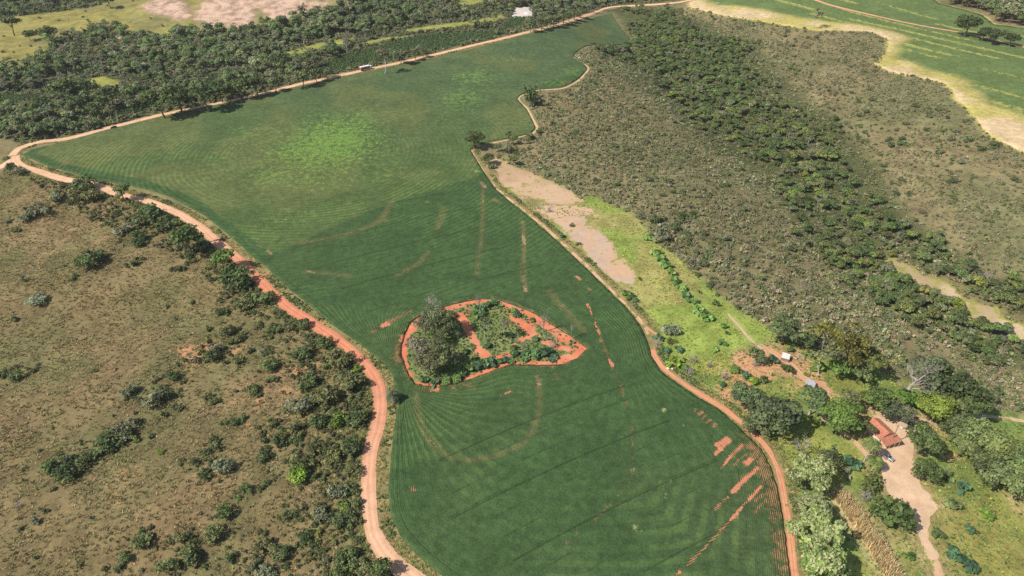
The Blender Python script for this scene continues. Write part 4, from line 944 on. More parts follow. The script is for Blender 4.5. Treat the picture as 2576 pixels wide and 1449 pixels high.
# ------------------------------------------------------------------ hand-placed plants
G_DARK = (0.105, 0.142, 0.056); G_MID = (0.135, 0.178, 0.066); G_OLIVE = (0.165, 0.175, 0.075); G_GREY = (0.205, 0.215, 0.135); G_LIME = (0.20, 0.29, 0.045); G_BRIGHT = (0.13, 0.20, 0.048); G_TEAL = (0.085, 0.165, 0.085); G_BROWN = (0.17, 0.155, 0.075)

# farm trees
random.seed(3)
place('mango', 2037, 1196, 112, (0.20, 0.27, 0.085), 'round mango-like tree full of cream flower heads beside the bare forked trunks', var=0)
place('mango', 2046, 1272, 78, (0.24, 0.28, 0.13), 'small pale greyish flowering tree squeezed between two larger flowering trees', var=1)
place('mango', 2056, 1335, 130, (0.215, 0.275, 0.095), 'widest cream-flowering tree of the row along the dry corn strip', var=2)
place('mango', 2072, 1416, 135, (0.19, 0.28, 0.08), 'greenest flowering tree at the end of the row by the dry corn', var=3)
place('big', 1880, 998, 86, (0.12, 0.155, 0.075), 'round grey-green shade tree at the bend of the red field track', var=0)
place('big', 1952, 1042, 138, (0.115, 0.15, 0.070), 'broadest grey-green shade tree above the bare forked trunks', var=1)
place('big', 1905, 1068, 70, (0.105, 0.14, 0.062), 'lower grey-green tree touching the red field track', var=2)
place('umbrella', 2050, 1000, 92, (0.095, 0.15, 0.060), 'flat-topped dark green tree below the grey-roofed shed', var=0)
place('big', 2118, 1052, 104, (0.125, 0.185, 0.048), 'bright green rounded tree between shed track and farmhouse', var=3)
place('broad', 2140, 1002, 56, G_OLIVE, 'olive tree beside the worn track behind the bright rounded tree')
place('big', 1978, 830, 92, (0.105, 0.135, 0.062), 'dark spreading tree over the white-roofed shed', var=2)
place('umbrella', 2078, 832, 82, (0.15, 0.15, 0.040), 'flat olive-gold crowned tree behind the sheds', var=1)
place('sparse', 2078, 888, 72, (0.17, 0.19, 0.095), 'leaning pale-trunked tree with thin leaves beside the shed track', var=0)
place('olive', 2138, 880, 100, (0.14, 0.148, 0.040), 'tall olive-gold tree of the farm grove', var=0)
place('broad', 2185, 905, 78, (0.13, 0.145, 0.045), 'olive tree just left of the great dead tree')
place('broad', 2112, 925, 52, G_BRIGHT, 'small bright tree at the grove edge by the track')
place('broad', 2165, 935, 50, G_MID, 'small mid-green tree below the olive-gold grove')
place('broad', 2030, 852, 50, G_DARK, 'dark small tree between the shed tree and the olive-gold trees')
place('big', 2208, 1000, 80, (0.125, 0.165, 0.050), 'rounded tree over the bare earth behind the farmhouse', var=1)
place('big', 2335, 935, 92, (0.12, 0.15, 0.085), 'grey-green feathery tree behind the great dead tree', var=0)
place('broad', 2372, 975, 70, (0.125, 0.145, 0.080), 'grey-green smaller tree right of the dead tree')
place('broad', 2372, 930, 34, (0.24, 0.38, 0.030), 'vivid lime green narrow tree on the scrub edge', squash=1.5)
place('broad', 2285, 1000, 48, (0.10, 0.19, 0.035), 'deep green small tree under the dead tree')
place('big', 2350, 1022, 86, (0.19, 0.235, 0.045), 'yellow-green domed tree beside the farm lane', var=3)
place('big', 2252, 1032, 66, (0.10, 0.12, 0.070), 'dark grey-green tree shading the back of the farmhouse', var=2)
place('sparse', 2285, 1045, 46, (0.14, 0.15, 0.09), 'thin half-bare tree next to the black water tank', var=1)
place('umbrella', 2425, 968, 115, (0.095, 0.125, 0.048), 'wide dark flat-topped tree on the scrub side of the farm', var=2)
place('broad', 2445, 1008, 86, (0.10, 0.14, 0.050), 'dark tree in front of the wide flat-topped one')
place('broad', 2395, 1012, 60, G_OLIVE, 'olive tree right of the yellow-green domed tree')
place('big', 2325, 1108, 88, (0.11, 0.155, 0.052), 'big dense tree on the far side of the yard facing the parked car', var=0)
place('big', 2332, 1182, 66, (0.11, 0.15, 0.052), 'leaning tree with pale limbs along the sandy drive', var=1)
for u, v, d, k, lab in [(2412, 1078, 72, 0, 'rounded green tree at the lane fork by the white dish'), (2462, 1092, 92, 2, 'large dark tree in the orchard behind the yard'), (2506, 1118, 92, 3, 'second large dark orchard tree against the scrub'), (2548, 1150, 88, 1, 'orchard tree at the edge by the grey scrub'), (2478, 1165, 72, 0, 'lighter green orchard tree with a pale trunk'), (2520, 1200, 84, 2, 'dense orchard tree beside the bare grey one'), (2575, 1200, 80, 1, 'mottled orchard tree on the far right of the grove'), (2430, 1120, 56, 3, 'brownish half-bare orchard tree over bare earth')]:
    place('big', u, v, d, jt(G_MID, 0.2), lab, var=k)
place('brush', 2536, 1197, 55, G_GREY, 'tangled leafless grey tree among the orchard trees', var=0)
place('umbrella', 2184, 1072, 46, G_OLIVE, 'flat layered tree against the farmhouse wall', var=2)
place('broad', 2087, 1152, 50, (0.105, 0.13, 0.055), 'dark round tree right of the bare forked trunks')
place('bush', 2252, 1292, 88, (0.10, 0.15, 0.050), 'long dark thicket between dry corn and sandy drive')
place('bush', 2196, 1217, 54, (0.13, 0.165, 0.055), 'mid-green thicket above the dry branching bush')
place('bush', 1985, 925, 32, (0.10, 0.135, 0.045), 'clipped dark round bush beside the shed track')
place('broad', 1908, 893, 46, (0.10, 0.135, 0.060), 'dark little tree shading red earth in the weedy ground')
place('bush', 2028, 940, 14, (0.24, 0.32, 0.05), 'tiny yellow-green bush below the grey shed')
place('deadbig', 2290, 962, 108, G_GREY, 'great leafless pale dead tree behind the farmhouse', var=0, rz=0.6)
place('dead', 2030, 1118, 60, G_GREY, 'bare forked grey trunks above the flowering trees', var=1)
place('dead', 2390, 1015, 40, G_GREY, 'dead grey tree beside the great dead one', var=2)
for u, v, d, lab in [(2175, 1246, 46, 'dry branching bush beside the dry corn'), (2222, 1302, 44, 'grey leafless bush tangled in the long thicket'), (1787, 918, 28, 'upright bare bush in the weedy fallow'), (1822, 945, 42, 'brown bare bush beside a red earth scrape'), (1900, 915, 32, 'pale bare bush in front of the dark little tree'), (1653, 862, 36, 'pinkish grey brush heap on the field edge'), (1735, 935, 40, 'fallen pale branches on the weedy field edge'), (1745, 905, 34, 'grey twiggy brush beside the lime weeds'), (1380, 527, 22, 'grey dead brush between the two bare earth patches')]:
    place('brush', u, v, d, G_GREY, lab)
place('coconut', 2195, 1113, 40, (0.13, 0.17, 0.055), 'taller leaning coconut palm beside the farmhouse', var=0, rz=0.2)
place('palm', 2204, 1160, 38, (0.15, 0.19, 0.055), 'shorter coconut palm beside the parked car', var=1)
place('palm', 989, 988, 36, (0.10, 0.135, 0.075), 'single bushy palm where road and field narrow', var=0)
place('palm', 2500, 998, 26, (0.11, 0.12, 0.07), 'small grey palm at the lane into the scrub', var=1)

# fallow strip and tracks
place('bush', 1688, 826, 42, (0.23, 0.25, 0.17), 'silvery grey-green rounded bush on the yellow pasture')
place('bush', 1690, 856, 22, G_DARK, 'small dark bush beside the silvery one')
place('big', 1194, 350, 56, (0.105, 0.135, 0.045), 'lone round shade tree at the inner corner of the crop field', var=3)
place('big', 1228, 398, 38, (0.12, 0.145, 0.055), 'dark tree casting shade on the bare pinkish clearing', var=1)
place('bush', 1236, 416, 22, G_GREY, 'greyish bush under the dark tree on the pinkish clearing')
place('bamboo', 1336, 240, 36, (0.095, 0.145, 0.048), 'tall bamboo clump at the field corner', var=0)
for u, v, d in [(1279, 339, 22), (1292, 350, 24), (1330, 340, 22), (1252, 369, 22), (1275, 368, 30), (1291, 401, 28), (1350, 250, 24), (1375, 262, 22)]:
    place('broad', u, v, d, random.choice([G_DARK, G_GREY, G_OLIVE]), 'small dark tree on the scrub edge beside the narrow field track', 'small trees on the scrub edge')
for u, v, d, t in [(1648, 550, 34, G_DARK), (1718, 540, 30, G_DARK), (1663, 592, 52, G_GREY), (1698, 570, 32, G_DARK), (1735, 600, 26, G_OLIVE), (1620, 540, 26, G_GREY)]:
    place('bush', u, v, d, t, 'large dark bush where lime pasture meets grey scrub', 'bushes on the pasture and scrub edge')
for u, v, d in [(1440, 566, 15), (1555, 517, 12), (1758, 690, 18), (1788, 717, 22), (1798, 762, 22), (1760, 733, 12), (1830, 836, 14), (1805, 741, 14), (1455, 612, 14), (1610, 700, 12), (1612, 560, 10)]:
    place('shrub', u, v, d, G_DARK, 'little dark shrub alone in the lime green pasture', 'lone shrubs in the lime pasture')
for u, v, d in [(1652, 636, 30), (1664, 650, 32), (1676, 668, 32), (1688, 684, 30), (1698, 704, 30), (1712, 724, 28), (1728, 744, 32), (1744, 758, 32), (1758, 774, 30), (1772, 792, 34), (1786, 802, 26), (1635, 596, 28), (1815, 860, 24), (1800, 880, 20), (1820, 820, 22)]:
    place('weed', u, v, d, random.choice([(0.18, 0.30, 0.08), (0.14, 0.25, 0.085), (0.22, 0.34, 0.08)]), 'leafy bright green weed clump in the line across the lime pasture', 'weed clumps across the lime pasture')
for u, v, d, t in [(1703, 910, 44, G_LIME), (1715, 925, 30, G_BRIGHT), (1660, 848, 28, G_TEAL), (1672, 880, 24, G_TEAL), (1705, 878, 24, G_TEAL), (1585, 742, 28, G_BRIGHT), (1575, 735, 24, G_BRIGHT), (1595, 752, 20, G_TEAL), (1414, 595, 18, G_TEAL), (1820, 968, 22, G_TEAL), (1845, 925, 30, G_BRIGHT), (1870, 940, 26, G_TEAL), (1945, 905, 30, G_TEAL), (1920, 955, 26, G_BRIGHT), (1990, 880, 24, G_MID), (2040, 890, 30, G_BRIGHT), (2060, 925, 34, G_BRIGHT), (1900, 960, 30, G_LIME)]:
    place('weed', u, v, d, t, 'leafy green weed clump in the rough ground beside the field track', 'weed clumps in rough ground')
for u, v, d, t in [(2130, 1160, 40, G_TEAL), (2160, 1165, 30, G_TEAL), (2125, 1185, 28, G_GREY), (2480, 1290, 24, (0.22, 0.33, 0.06)), (2490, 1300, 22, (0.2, 0.3, 0.06)), (2445, 1335, 26, G_TEAL), (2400, 1390, 30, G_TEAL), (2415, 1405, 34, G_TEAL), (2432, 1420, 36, G_TEAL), (2450, 1435, 36, G_TEAL), (2290, 1400, 26, G_BRIGHT), (2380, 1190, 30, G_MID), (2420, 1220, 36, G_TEAL), (2400, 1265, 34, G_MID), (2355, 1340, 30, G_MID)]:
    place('weed', u, v, d, t, f"{'bluish' if t == G_TEAL else 'yellowish' if t[1] > .29 else 'plain green'} leafy weed clump {'left of the car and palms' if u < 2200 else 'in the yellow grass below the orchard' if v > 1280 else 'under the orchard trees'}", 'weed clumps round the drive')

# uncropped island
for k, u, v, d, t, lab in [('olive', 1096, 800, 80, (0.20, 0.21, 0.12), 'tall olive-grey tree of the back group on the red island'), ('olive', 1128, 815, 62, (0.12, 0.15, 0.07), 'dark right-hand tree of the back group on the red island'), ('olive', 1068, 818, 54, (0.22, 0.225, 0.14), 'pale left-hand tree of the back group on the red island'), ('olive', 1058, 880, 84, (0.25, 0.24, 0.165), 'greyish tall tree of the front group on the red island'), ('olive', 1108, 895, 84, (0.16, 0.18, 0.085), 'dark olive tree of the front group on the red island'), ('olive', 1078, 912, 70, (0.21, 0.215, 0.12), 'lowest olive tree of the front group on the red island'), ('olive', 1105, 845, 46, (0.14, 0.165, 0.075), 'small dark tree between the two groups on the red island')]:
    place(k, u, v, d, t, lab, squash=1.05)
place('dead', 1088, 768, 46, G_GREY, 'bare grey treetop rising from the back group on the red island', var=0)
place('sparse', 1222, 818, 48, (0.14, 0.155, 0.08), 'thin pale-trunked tree in the middle of the red island', var=1, squash=1.3)
place('sparse', 1270, 812, 34, (0.20, 0.19, 0.14), 'slender white-trunked half-bare tree on the red island', var=2, squash=1.5)
place('dead', 1367, 802, 50, G_GREY, 'twiggy grey dead tree near the tip of the red island', var=1, squash=1.35)
place('dead', 1206, 762, 26, G_GREY, 'thin dead tree at the back edge of the red island', var=2, squash=2.0)
place('dead', 1437, 832, 16, G_GREY, 'narrow dead trunk on the tip of the red island', var=0, squash=3.0)
place('sparse', 1146, 898, 22, G_GREY, 'slim white sapling beside the front group on the red island', var=0, squash=1.5)
for u, v, d in [(1300, 858, 26), (1320, 868, 30), (1390, 868, 34), (1380, 850, 24)]:
    place('brush', u, v, d, G_GREY, 'fallen grey branches on the red island', 'fallen branches on the red island')
for u, v, d in [(1178, 925, 34), (1192, 918, 34), (1206, 918, 36), (1220, 912, 36), (1234, 908, 34), (1260, 908, 24), (1274, 907, 26), (1285, 908, 18), (1325, 896, 32), (1338, 890, 38), (1355, 888, 30), (1372, 886, 40), (1395, 900, 26), (1438, 859, 18), (1226, 871, 28), (1286, 783, 26), (1302, 791, 22), (1241, 762, 34), (1225, 768, 30), (1205, 775, 34), (1195, 785, 30), (1215, 790, 28), (1292, 875, 24), (1300, 888, 24), (1290, 890, 20), (1338, 805, 18), (1345, 850, 22), (1162, 940, 30), (1145, 950, 30), (1120, 955, 30), (1090, 960, 30), (1065, 955, 30), (1170, 885, 24), (1190, 870, 18)]:
    place('weed', u, v, d, random.choice([G_TEAL, (0.11, 0.20, 0.075), (0.13, 0.21, 0.06)]), 'broad-leaved bluish green weed clump on the red island', 'weed clumps on the red island')

# shrubs on the left slope
LEFT_SHRUBS = [(100, 525, 40), (62, 542, 30), (222, 652, 56), (250, 642, 34), (335, 660, 22), (455, 672, 22), (40, 577, 18), (212, 462, 52), (137, 490, 36), (195, 482, 44), (230, 490, 40), (385, 532, 66), (357, 552, 40), (425, 557, 48), (307, 575, 36), (350, 592, 38), (345, 610, 30), (510, 617, 36), (587, 680, 52), (570, 697, 46), (607, 706, 66), (25, 422, 30), (50, 428, 26), (472, 642, 20), (37, 800, 18), (555, 780, 30), (610, 767, 42), (620, 750, 40), (37, 945, 32), (5, 940, 25), (390, 997, 54), (407, 985, 40), (320, 980, 36), (442, 1020, 22), (535, 892, 40), (597, 905, 28), (592, 852, 28), (572, 832, 36), (312, 1077, 56), (350, 1057, 16), (435, 945, 30), (635, 980, 34), (237, 932, 14), (542, 1007, 24), (490, 905, 22), (282, 1102, 62), (270, 1120, 38), (225, 1147, 34), (175, 1180, 56), (130, 1170, 48), (170, 1152, 24), (565, 1287, 42), (355, 1362, 42), (450, 1350, 32), (537, 1342, 46), (82, 1312, 22), (490, 1162, 26), (562, 1172, 48), (512, 1192, 32), (542, 1120, 20), (312, 1400, 30), (482, 1395, 54), (425, 1417, 48), (659, 747, 48), (679, 827, 30), (656, 884, 22), (679, 917, 46), (774, 960, 48), (686, 954, 22), (819, 860, 40), (764, 813, 34), (651, 993, 18), (856, 902, 66), (879, 957, 70), (756, 887, 48), (749, 1018, 58), (819, 993, 66), (914, 1042, 38), (894, 1052, 52), (756, 1160, 56), (849, 1233, 44), (884, 1122, 56), (884, 1288, 44), (861, 1308, 48), (804, 1295, 40), (879, 1403, 56), (706, 1390, 44), (669, 1373, 50), (911, 1420, 38), (856, 1433, 44), (669, 1440, 44), (725, 1290, 30), (770, 1350, 36), (620, 1230, 30), (590, 1060, 26), (700, 1100, 40), (740, 1075, 44), (800, 1060, 46), (660, 1150, 30), (640, 1420, 34), (580, 1400, 30), (790, 1120, 40), (835, 1150, 44), (890, 1180, 40), (180, 700, 16), (60, 700, 18), (130, 1230, 14), (230, 1300, 14), (200, 1420, 16), (90, 1400, 14), (420, 770, 16), (440, 800, 14), (480, 760, 16), (330, 800, 10)]
LANDMARK = [(40, 400, 'the road junction'), (300, 500, 'the sandy road widening'), (467, 596, 'the largest thicket tree'), (555, 650, 'the bright bushy tree by the road'), (95, 752, 'the pale silvery bush'), (500, 880, 'the orange soil scrape'), (900, 940, 'the lone palm'), (749, 1192, 'the vivid lime bush'), (270, 1110, 'the tiny yellow-lime bush'), (40, 1272, 'the grey leafless bush'), (930, 1400, 'the sandy road bend'), (850, 1270, 'the pale stretch of road'), (390, 1390, 'the bottom of the slope'), (730, 830, 'the reddest stretch of road')]
for u, v, d in LEFT_SHRUBS:
    t = random.choice([G_DARK, G_DARK, G_MID, G_OLIVE, G_GREY]); lm = min(LANDMARK, key=lambda q: (q[0] - u) ** 2 + (q[1] - v) ** 2)[2]
    cw = {G_DARK: 'dark green', G_MID: 'mid green', G_OLIVE: 'olive', G_GREY: 'grey-green'}[t]
    place('bush' if d > 24 else 'shrub', u, v, d, t, f"{'small' if d < 25 else 'medium' if d < 42 else 'large'} {cw} shrub on the dry grass nearest {lm}", 'shrubs on the left grass slope')
SAT = []
for u, v, d in LEFT_SHRUBS:
    if d < 20: continue
    q = w1(u, v); r = d / 2 * math.sqrt(q[0] ** 2 + q[1] ** 2 + (H - q[2]) ** 2) / FD
    for i in range(random.randrange(5, 12)):
        a = random.random() * 6.28; k = r * random.uniform(0.7, 2.4); SAT.append((q[0] + k * math.cos(a) * 1.4, q[1] + k * math.sin(a)))
place('broad', 467, 596, 78, (0.085, 0.12, 0.042), 'largest dark tree of the thicket along the red road')
place('broad', 305, 480, 42, (0.10, 0.14, 0.045), 'spreading tree shading the sandy road widening')
place('bush', 337, 511, 14, G_BRIGHT, 'green sapling standing alone on the sandy road widening')
place('broad', 555, 650, 64, (0.125, 0.185, 0.045), 'bright green bushy tree overhanging the red road')
place('bush', 749, 1192, 52, (0.20, 0.34, 0.045), 'vivid lime green bush on the lower grass slope')
place('bush', 849, 1058, 46, (0.17, 0.25, 0.05), 'lime tinted bush in the roadside thicket below the palm')
place('bush', 899, 925, 26, (0.17, 0.25, 0.04), 'small lime bush on the verge of the red road')
place('bush', 866, 1275, 30, (0.18, 0.27, 0.05), 'small lime bush beside the pale road')
place('bush', 402, 1137, 18, (0.19, 0.24, 0.045), 'tiny yellow-lime bush on open dry grass')
place('broad', 959, 1425, 52, (0.085, 0.125, 0.045), 'round dark tree casting shade across the sandy road bend')
place('bush', 95, 752, 44, (0.24, 0.26, 0.18), 'pale silvery low bush on the upper grass slope', squash=0.6)
place('bush', 547, 872, 30, (0.22, 0.24, 0.17), 'silvery grey bush above the orange scrape')
place('brush', 40, 1272, 24, G_GREY, 'grey leafless bush alone on the dry grass')

# trees along the straight road and in the distance
for u, v, d in [(400, 250, 74), (445, 238, 68), (515, 236, 72), (550, 220, 58), (600, 217, 52), (640, 210, 50)]:
    place('broad', u, v, d, (0.085, 0.115, 0.040), 'big dark roadside tree overhanging the straight dirt road', 'big trees overhanging the straight road')
for u, v, d in [(150, 225, 62), (212, 220, 54), (262, 240, 56), (332, 235, 48), (100, 262, 46), (180, 258, 48), (240, 268, 40)]:
    place('broad', u, v, d, (0.082, 0.112, 0.042), 'tall dark tree in the thick wood by the road junction', 'tall trees by the road junction')
for u, v, d in [(689, 207, 38), (756, 192, 46), (794, 185, 36), (819, 178, 32), (711, 150, 46), (739, 160, 40), (794, 150, 32), (836, 127, 32), (1006, 137, 42), (1044, 135, 28), (1064, 131, 22)]:
    place('broad', u, v, d, jt((0.095, 0.12, 0.05), 0.2), 'dark tree on the edge of the coffee plantation', 'trees edging the coffee plantation')
place('sparse', 964, 143, 46, (0.17, 0.15, 0.09), 'brownish half-bare tree beside the truck on the road', var=1)
for u, v, d in [(1335, 60, 34), (1362, 55, 32), (1393, 47, 32), (1418, 41, 30), (1445, 32, 28), (1460, 27, 26), (1378, 52, 28), (1406, 44, 28), (1432, 37, 28)]:
    place('broad', u, v, d, jt((0.105, 0.125, 0.055)), 'tree in the close row along the far straight road', 'row of trees along the far road')
for u, v, d in [(180, 140, 16), (255, 132, 16), (272, 128, 16), (342, 208, 22), (307, 220, 20), (50, 277, 22), (157, 280, 22), (699, 85, 14), (651, 118, 16), (679, 117, 14), (1250, 76, 12), (735, 118, 12)]:
    place('palm', u, v, d, (0.16, 0.18, 0.095), 'palm crown showing above the distant woods', 'palms above the woods')
for u, v, d, lab in [(22, 55, 44, 'lone dark tree on the yellow hillside pasture'), (120, 80, 38, 'dark tree where the hillside pasture meets the woods'), (759, 24, 20, 'single small tree on the eroded pink hillside'), (272, 2, 26, 'small tree on the top rim of the hillside pasture'), (72, 87, 20, 'bush tree below the lone hillside tree')]:
    place('broad', u, v, d, (0.095, 0.12, 0.048), lab)
place('big', 2437, 62, 52, (0.075, 0.105, 0.040), 'single round dark tree in the striped field at the road end', var=0)
place('big', 2478, 82, 36, (0.078, 0.105, 0.042), 'left tree of the dark pair in the striped field', var=1)
place('big', 2506, 88, 40, (0.078, 0.105, 0.042), 'right tree of the dark pair in the striped field', var=2)
place('big', 2547, 98, 32, (0.085, 0.11, 0.042), 'outer dark tree beyond the pair in the striped field', var=3)
place('sparse', 2057, 40, 30, (0.15, 0.15, 0.095), 'lone grey thin tree on the tan mown edge', var=0)
for u, v, d in [(2035, 350, 20), (2080, 180, 20), (1985, 345, 26), (2060, 510, 24), (2150, 640, 22), (2260, 590, 24), (2490, 700, 26), (2025, 725, 22)]:
    place('dead', u, v, d, G_GREY, 'pale dead tree standing out of the ravine wood', 'dead trees in the ravine wood')

# ------------------------------------------------------------------ woods, ravine wood, scrub
PAL_WOOD = [(0.158, 0.216, 0.093), (0.194, 0.247, 0.109), (0.231, 0.270, 0.138), (0.289, 0.310, 0.185), (0.200, 0.276, 0.100)]
Pw = sample_random(WOODS, 4.6, [HILLGRASS] + CLEAR + COFFEE + [DRYING], 1.0, 1.8, seed=1); Pw = Pw[~((segd(ROADTOP, Pw) < 11) & (Pw[:, 1] > 470))]
Pw = Pw[np.max([sdist(e, Pw) for e in CLEAR + COFFEE], axis=0) < -9]; dens = fbm(Pw[:, 0], Pw[:, 1], 70, 121); Pw = Pw[RNG.random(len(Pw)) < np.clip(3.2 * dens - 1.05, 0.12, 1)]
scw = 0.5 + 0.7 * RNG.random(len(Pw)) ** 2.0 + 0.4 * (fbm(Pw[:, 0], Pw[:, 1], 60, 125) - 0.5)
half = RNG.random(len(Pw)) < 0.5
tw = tints(PAL_WOOD, [3, 4, 3, 1.6, 2], len(Pw), 3) * (0.62 + 0.8 * fbm(Pw[:, 0], Pw[:, 1], 45, 129))[:, None]
populate('broad', Pw[half], scw[half] * 0.9, tw[half], 140, 'woodland', 'dense far woodland of rounded dark crowns behind the straight road', 'broad crowned tree in the woods behind the straight road', 'broad trees in the woods behind the straight road', 5, name='woodland_tree')
populate('forest', Pw[~half], scw[~half], tw[~half], 140, 'woodland', 'dense far woodland of upright crowns behind the straight road', 'upright tree in the woods behind the straight road', 'upright trees in the woods behind the straight road', 6, name='woodland_tree')
Pe = sample_random(WOODS, 15.0, [HILLGRASS] + CLEAR + COFFEE + [DRYING], 1.0, 2.5, seed=51)
populate('sparse', Pe, 0.7 + 0.7 * RNG.random(len(Pe)), tints([(0.24, 0.235, 0.16), (0.30, 0.28, 0.21), (0.20, 0.23, 0.12)], [2, 1, 2], len(Pe), 52), 60, 'thin_woodland', 'thin half-bare trees scattered through the far woods', 'thin half-bare tree in the woods behind the straight road', 'thin trees in the woods', 53)
# undergrowth of the woods
Pu = sample_random(WOODS, 2.9, [HILLGRASS] + CLEAR + COFFEE + [DRYING], 0.0, 0.6, seed=2)
scatter('undergrowth', 'grey-green undergrowth filling the woods and the roadside hedge', 'undergrowth', 'shrub', np.c_[Pu, hgt(Pu[:, 0], Pu[:, 1])], 0.7 + 1.3 * RNG.random(len(Pu)) ** 2, tints([(0.19, 0.22, 0.115), (0.28, 0.28, 0.18), (0.23, 0.26, 0.12)], [3, 2, 2], len(Pu), 4), seed=3)
# pasture bushes on the far hillside
Ph = sample(HILLGRASS, 13, ERODED, 2, 1, seed=5); Ph = Ph[RNG.random(len(Ph)) < 0.35]
scatter('pasture_bushes', 'scattered low bushes on the yellow hillside pasture', 'bushes', 'shrub', np.c_[Ph, hgt(Ph[:, 0], Ph[:, 1])], 0.5 + 0.9 * RNG.random(len(Ph)), tints([(0.10, 0.12, 0.05), (0.14, 0.15, 0.07)], [1, 1], len(Ph), 5), seed=4)
# beyond the frame top: more woods on the right corner
CORNER = W2([(2340, -60), (2380, 12), (2430, 20), (2470, 33), (2500, 58), (2620, 74), (2760, 90), (2760, -60)])
Pc = sample(CORNER, 6.0, [], 0, 1.0, seed=6); scatter('woodland', 'dark woodland on the far side of the striped field', 'trees', 'forest', np.c_[Pc, hgt(Pc[:, 0], Pc[:, 1])], 0.8 + 0.6 * RNG.random(len(Pc)), tints(PAL_WOOD, [3, 4, 3, 2, 1], len(Pc), 6), seed=6)

PAL_RAV = [(0.120, 0.164, 0.063), (0.148, 0.196, 0.071), (0.184, 0.228, 0.074), (0.204, 0.223, 0.122), (0.245, 0.292, 0.084)]
ALLR = W2([(1500, 0), (1760, -20), (1960, 60), (2100, 200), (2330, 430), (2576, 620), (2760, 720), (3060, 860), (3060, 1200), (2760, 1040), (2576, 960), (2300, 830), (2050, 680), (1850, 520), (1600, 330), (1460, 150), (1500, 110), (1590, 100), (1560, 60)])
Pr = sample_random(ALLR, 3.3, [CREEK, FIELD, FARFIELD], 0.5, 1.2, seed=8)
def rav_d(P_): return np.maximum(sdist(RAVFOR, P_), sdist(RAVFOR2, P_)) + 54 * (fbm(P_[:, 0], P_[:, 1], 46, 181) - 0.5)
ed = rav_d(Pr) + 12 * sstep(390, 310, Pr[:, 1]); kp = RNG.random(len(Pr)) < 0.95 * sstep(0, 28, ed); Pr = Pr[kp]; ed = ed[kp]
scr = 0.26 + 0.62 * RNG.random(len(Pr)) ** 2.4 + 0.16 * sstep(4, 30, ed) + 0.3 * (fbm(Pr[:, 0], Pr[:, 1], 30, 127) - 0.5); tr_ = tints(PAL_RAV, [3, 4, 2.4, 2.4, 0.7], len(Pr), 7)
h2 = RNG.random(len(Pr)) < 0.6
populate('broad', Pr[h2], scr[h2] * 0.9, tr_[h2], 150, 'ravine_wood', 'green wood of broad crowns filling the ravine', 'broad tree in the ravine wood', 'broad trees in the ravine wood', 8, name='ravine_tree')
populate('umbrella', Pr[~h2], scr[~h2] * 0.72, tr_[~h2], 110, 'ravine_wood', 'green wood of flat crowns filling the ravine', 'flat-topped tree in the ravine wood', 'flat-topped trees in the ravine wood', 9, name='ravine_tree')

SCRUB = W2([(1440, 140), (1480, 122), (1590, 112), (1570, 60), (1700, 30), (1735, 20), (1932, 58), (2057, 78), (2190, 82), (2236, 102), (2220, 150), (2204, 165), (2370, 209), (2406, 252), (2460, 308), (2530, 364), (2760, 480), (3060, 640), (3060, 1140), (2760, 1060), (2576, 1040), (2420, 1015), (2330, 975), (2190, 905), (2070, 870), (1960, 860), (1900, 840), (1820, 790), (1750, 740), (1690, 690), (1650, 650), (1590, 610), (1540, 570), (1450, 510), (1390, 480), (1310, 440), (1240, 395), (1300, 350), (1345, 340), (1358, 322), (1330, 268), (1345, 245), (1420, 228), (1470, 200), (1484, 174)])
def scrub_pts(cell, seed):
    P_ = sample_random(SCRUB, cell, [FARFIELD, CREEK, FIELD, BARE1, LIME, FARM], -0.8, 0.8, seed=seed)
    return P_
Ps = scrub_pts(1.75, 11); den = fbm(Ps[:, 0], Ps[:, 1], 34, 131); rv = rav_d(Ps)
side_far = inside(W2([(1700, 20), (1850, 92), (1950, 180), (2100, 300), (2250, 500), (2400, 640), (2576, 735), (2800, 820), (2800, 400), (2500, 340), (2400, 230), (2210, 165), (2236, 100), (1932, 58)]), Ps)
keep = RNG.random(len(Ps)) < np.where(side_far, np.clip(2.4 * den - 0.5, 0.18, 0.95), np.clip(2.2 * den - 0.10, 0.58, 1.0)) * np.where(rv > 0, 0.7, 1.0)
Ps = Ps[keep]; den = den[keep]; rv = rv[keep]; side_far = side_far[keep]
scs = (0.42 + 1.0 * RNG.random(len(Ps)) ** 2.6) * np.where(side_far, 0.82, 1.0) * (1 + 0.28 * sstep(340, 260, Ps[:, 1]))
PAL_SCR = [(0.286, 0.283, 0.158), (0.336, 0.309, 0.194), (0.224, 0.242, 0.121), (0.168, 0.206, 0.089), (0.403, 0.366, 0.247), (0.258, 0.295, 0.116)]
ts = tints(PAL_SCR, [4, 3.4, 3, 1.6, 1.6, 1.0], len(Ps), 12) * (0.72 + 0.56 * fbm(Ps[:, 0], Ps[:, 1], 38, 133))[:, None]
populate('scrub', Ps, scs, ts, 220, 'scrub', 'low grey-brown scrub covering the slopes either side of the ravine', 'low bush in the dry scrub on the ravine side', 'larger bushes in the ravine scrub', 12, cat='scrub')
# taller bushes dotted through the scrub
Pb = sample_random(SCRUB, 7.0, [FARFIELD, CREEK, FIELD, BARE1, LIME, FARM, RAVFOR], 0.6, 1.5, seed=14); Pb = Pb[RNG.random(len(Pb)) < np.clip(2.4 * fbm(Pb[:, 0], Pb[:, 1], 45, 135) - 0.8, 0.1, 0.8)]
scb = 0.36 + 0.6 * RNG.random(len(Pb)) ** 2.2
populate('bush', Pb, scb, tints([(0.135, 0.172, 0.074), (0.18, 0.205, 0.095), (0.24, 0.245, 0.145)], [3, 3, 2], len(Pb), 15), 200, 'tall_scrub', 'scattered taller bushes in the far scrub', 'taller bush rising from the dry scrub', 'taller bushes in the scrub', 15, cat='scrub')

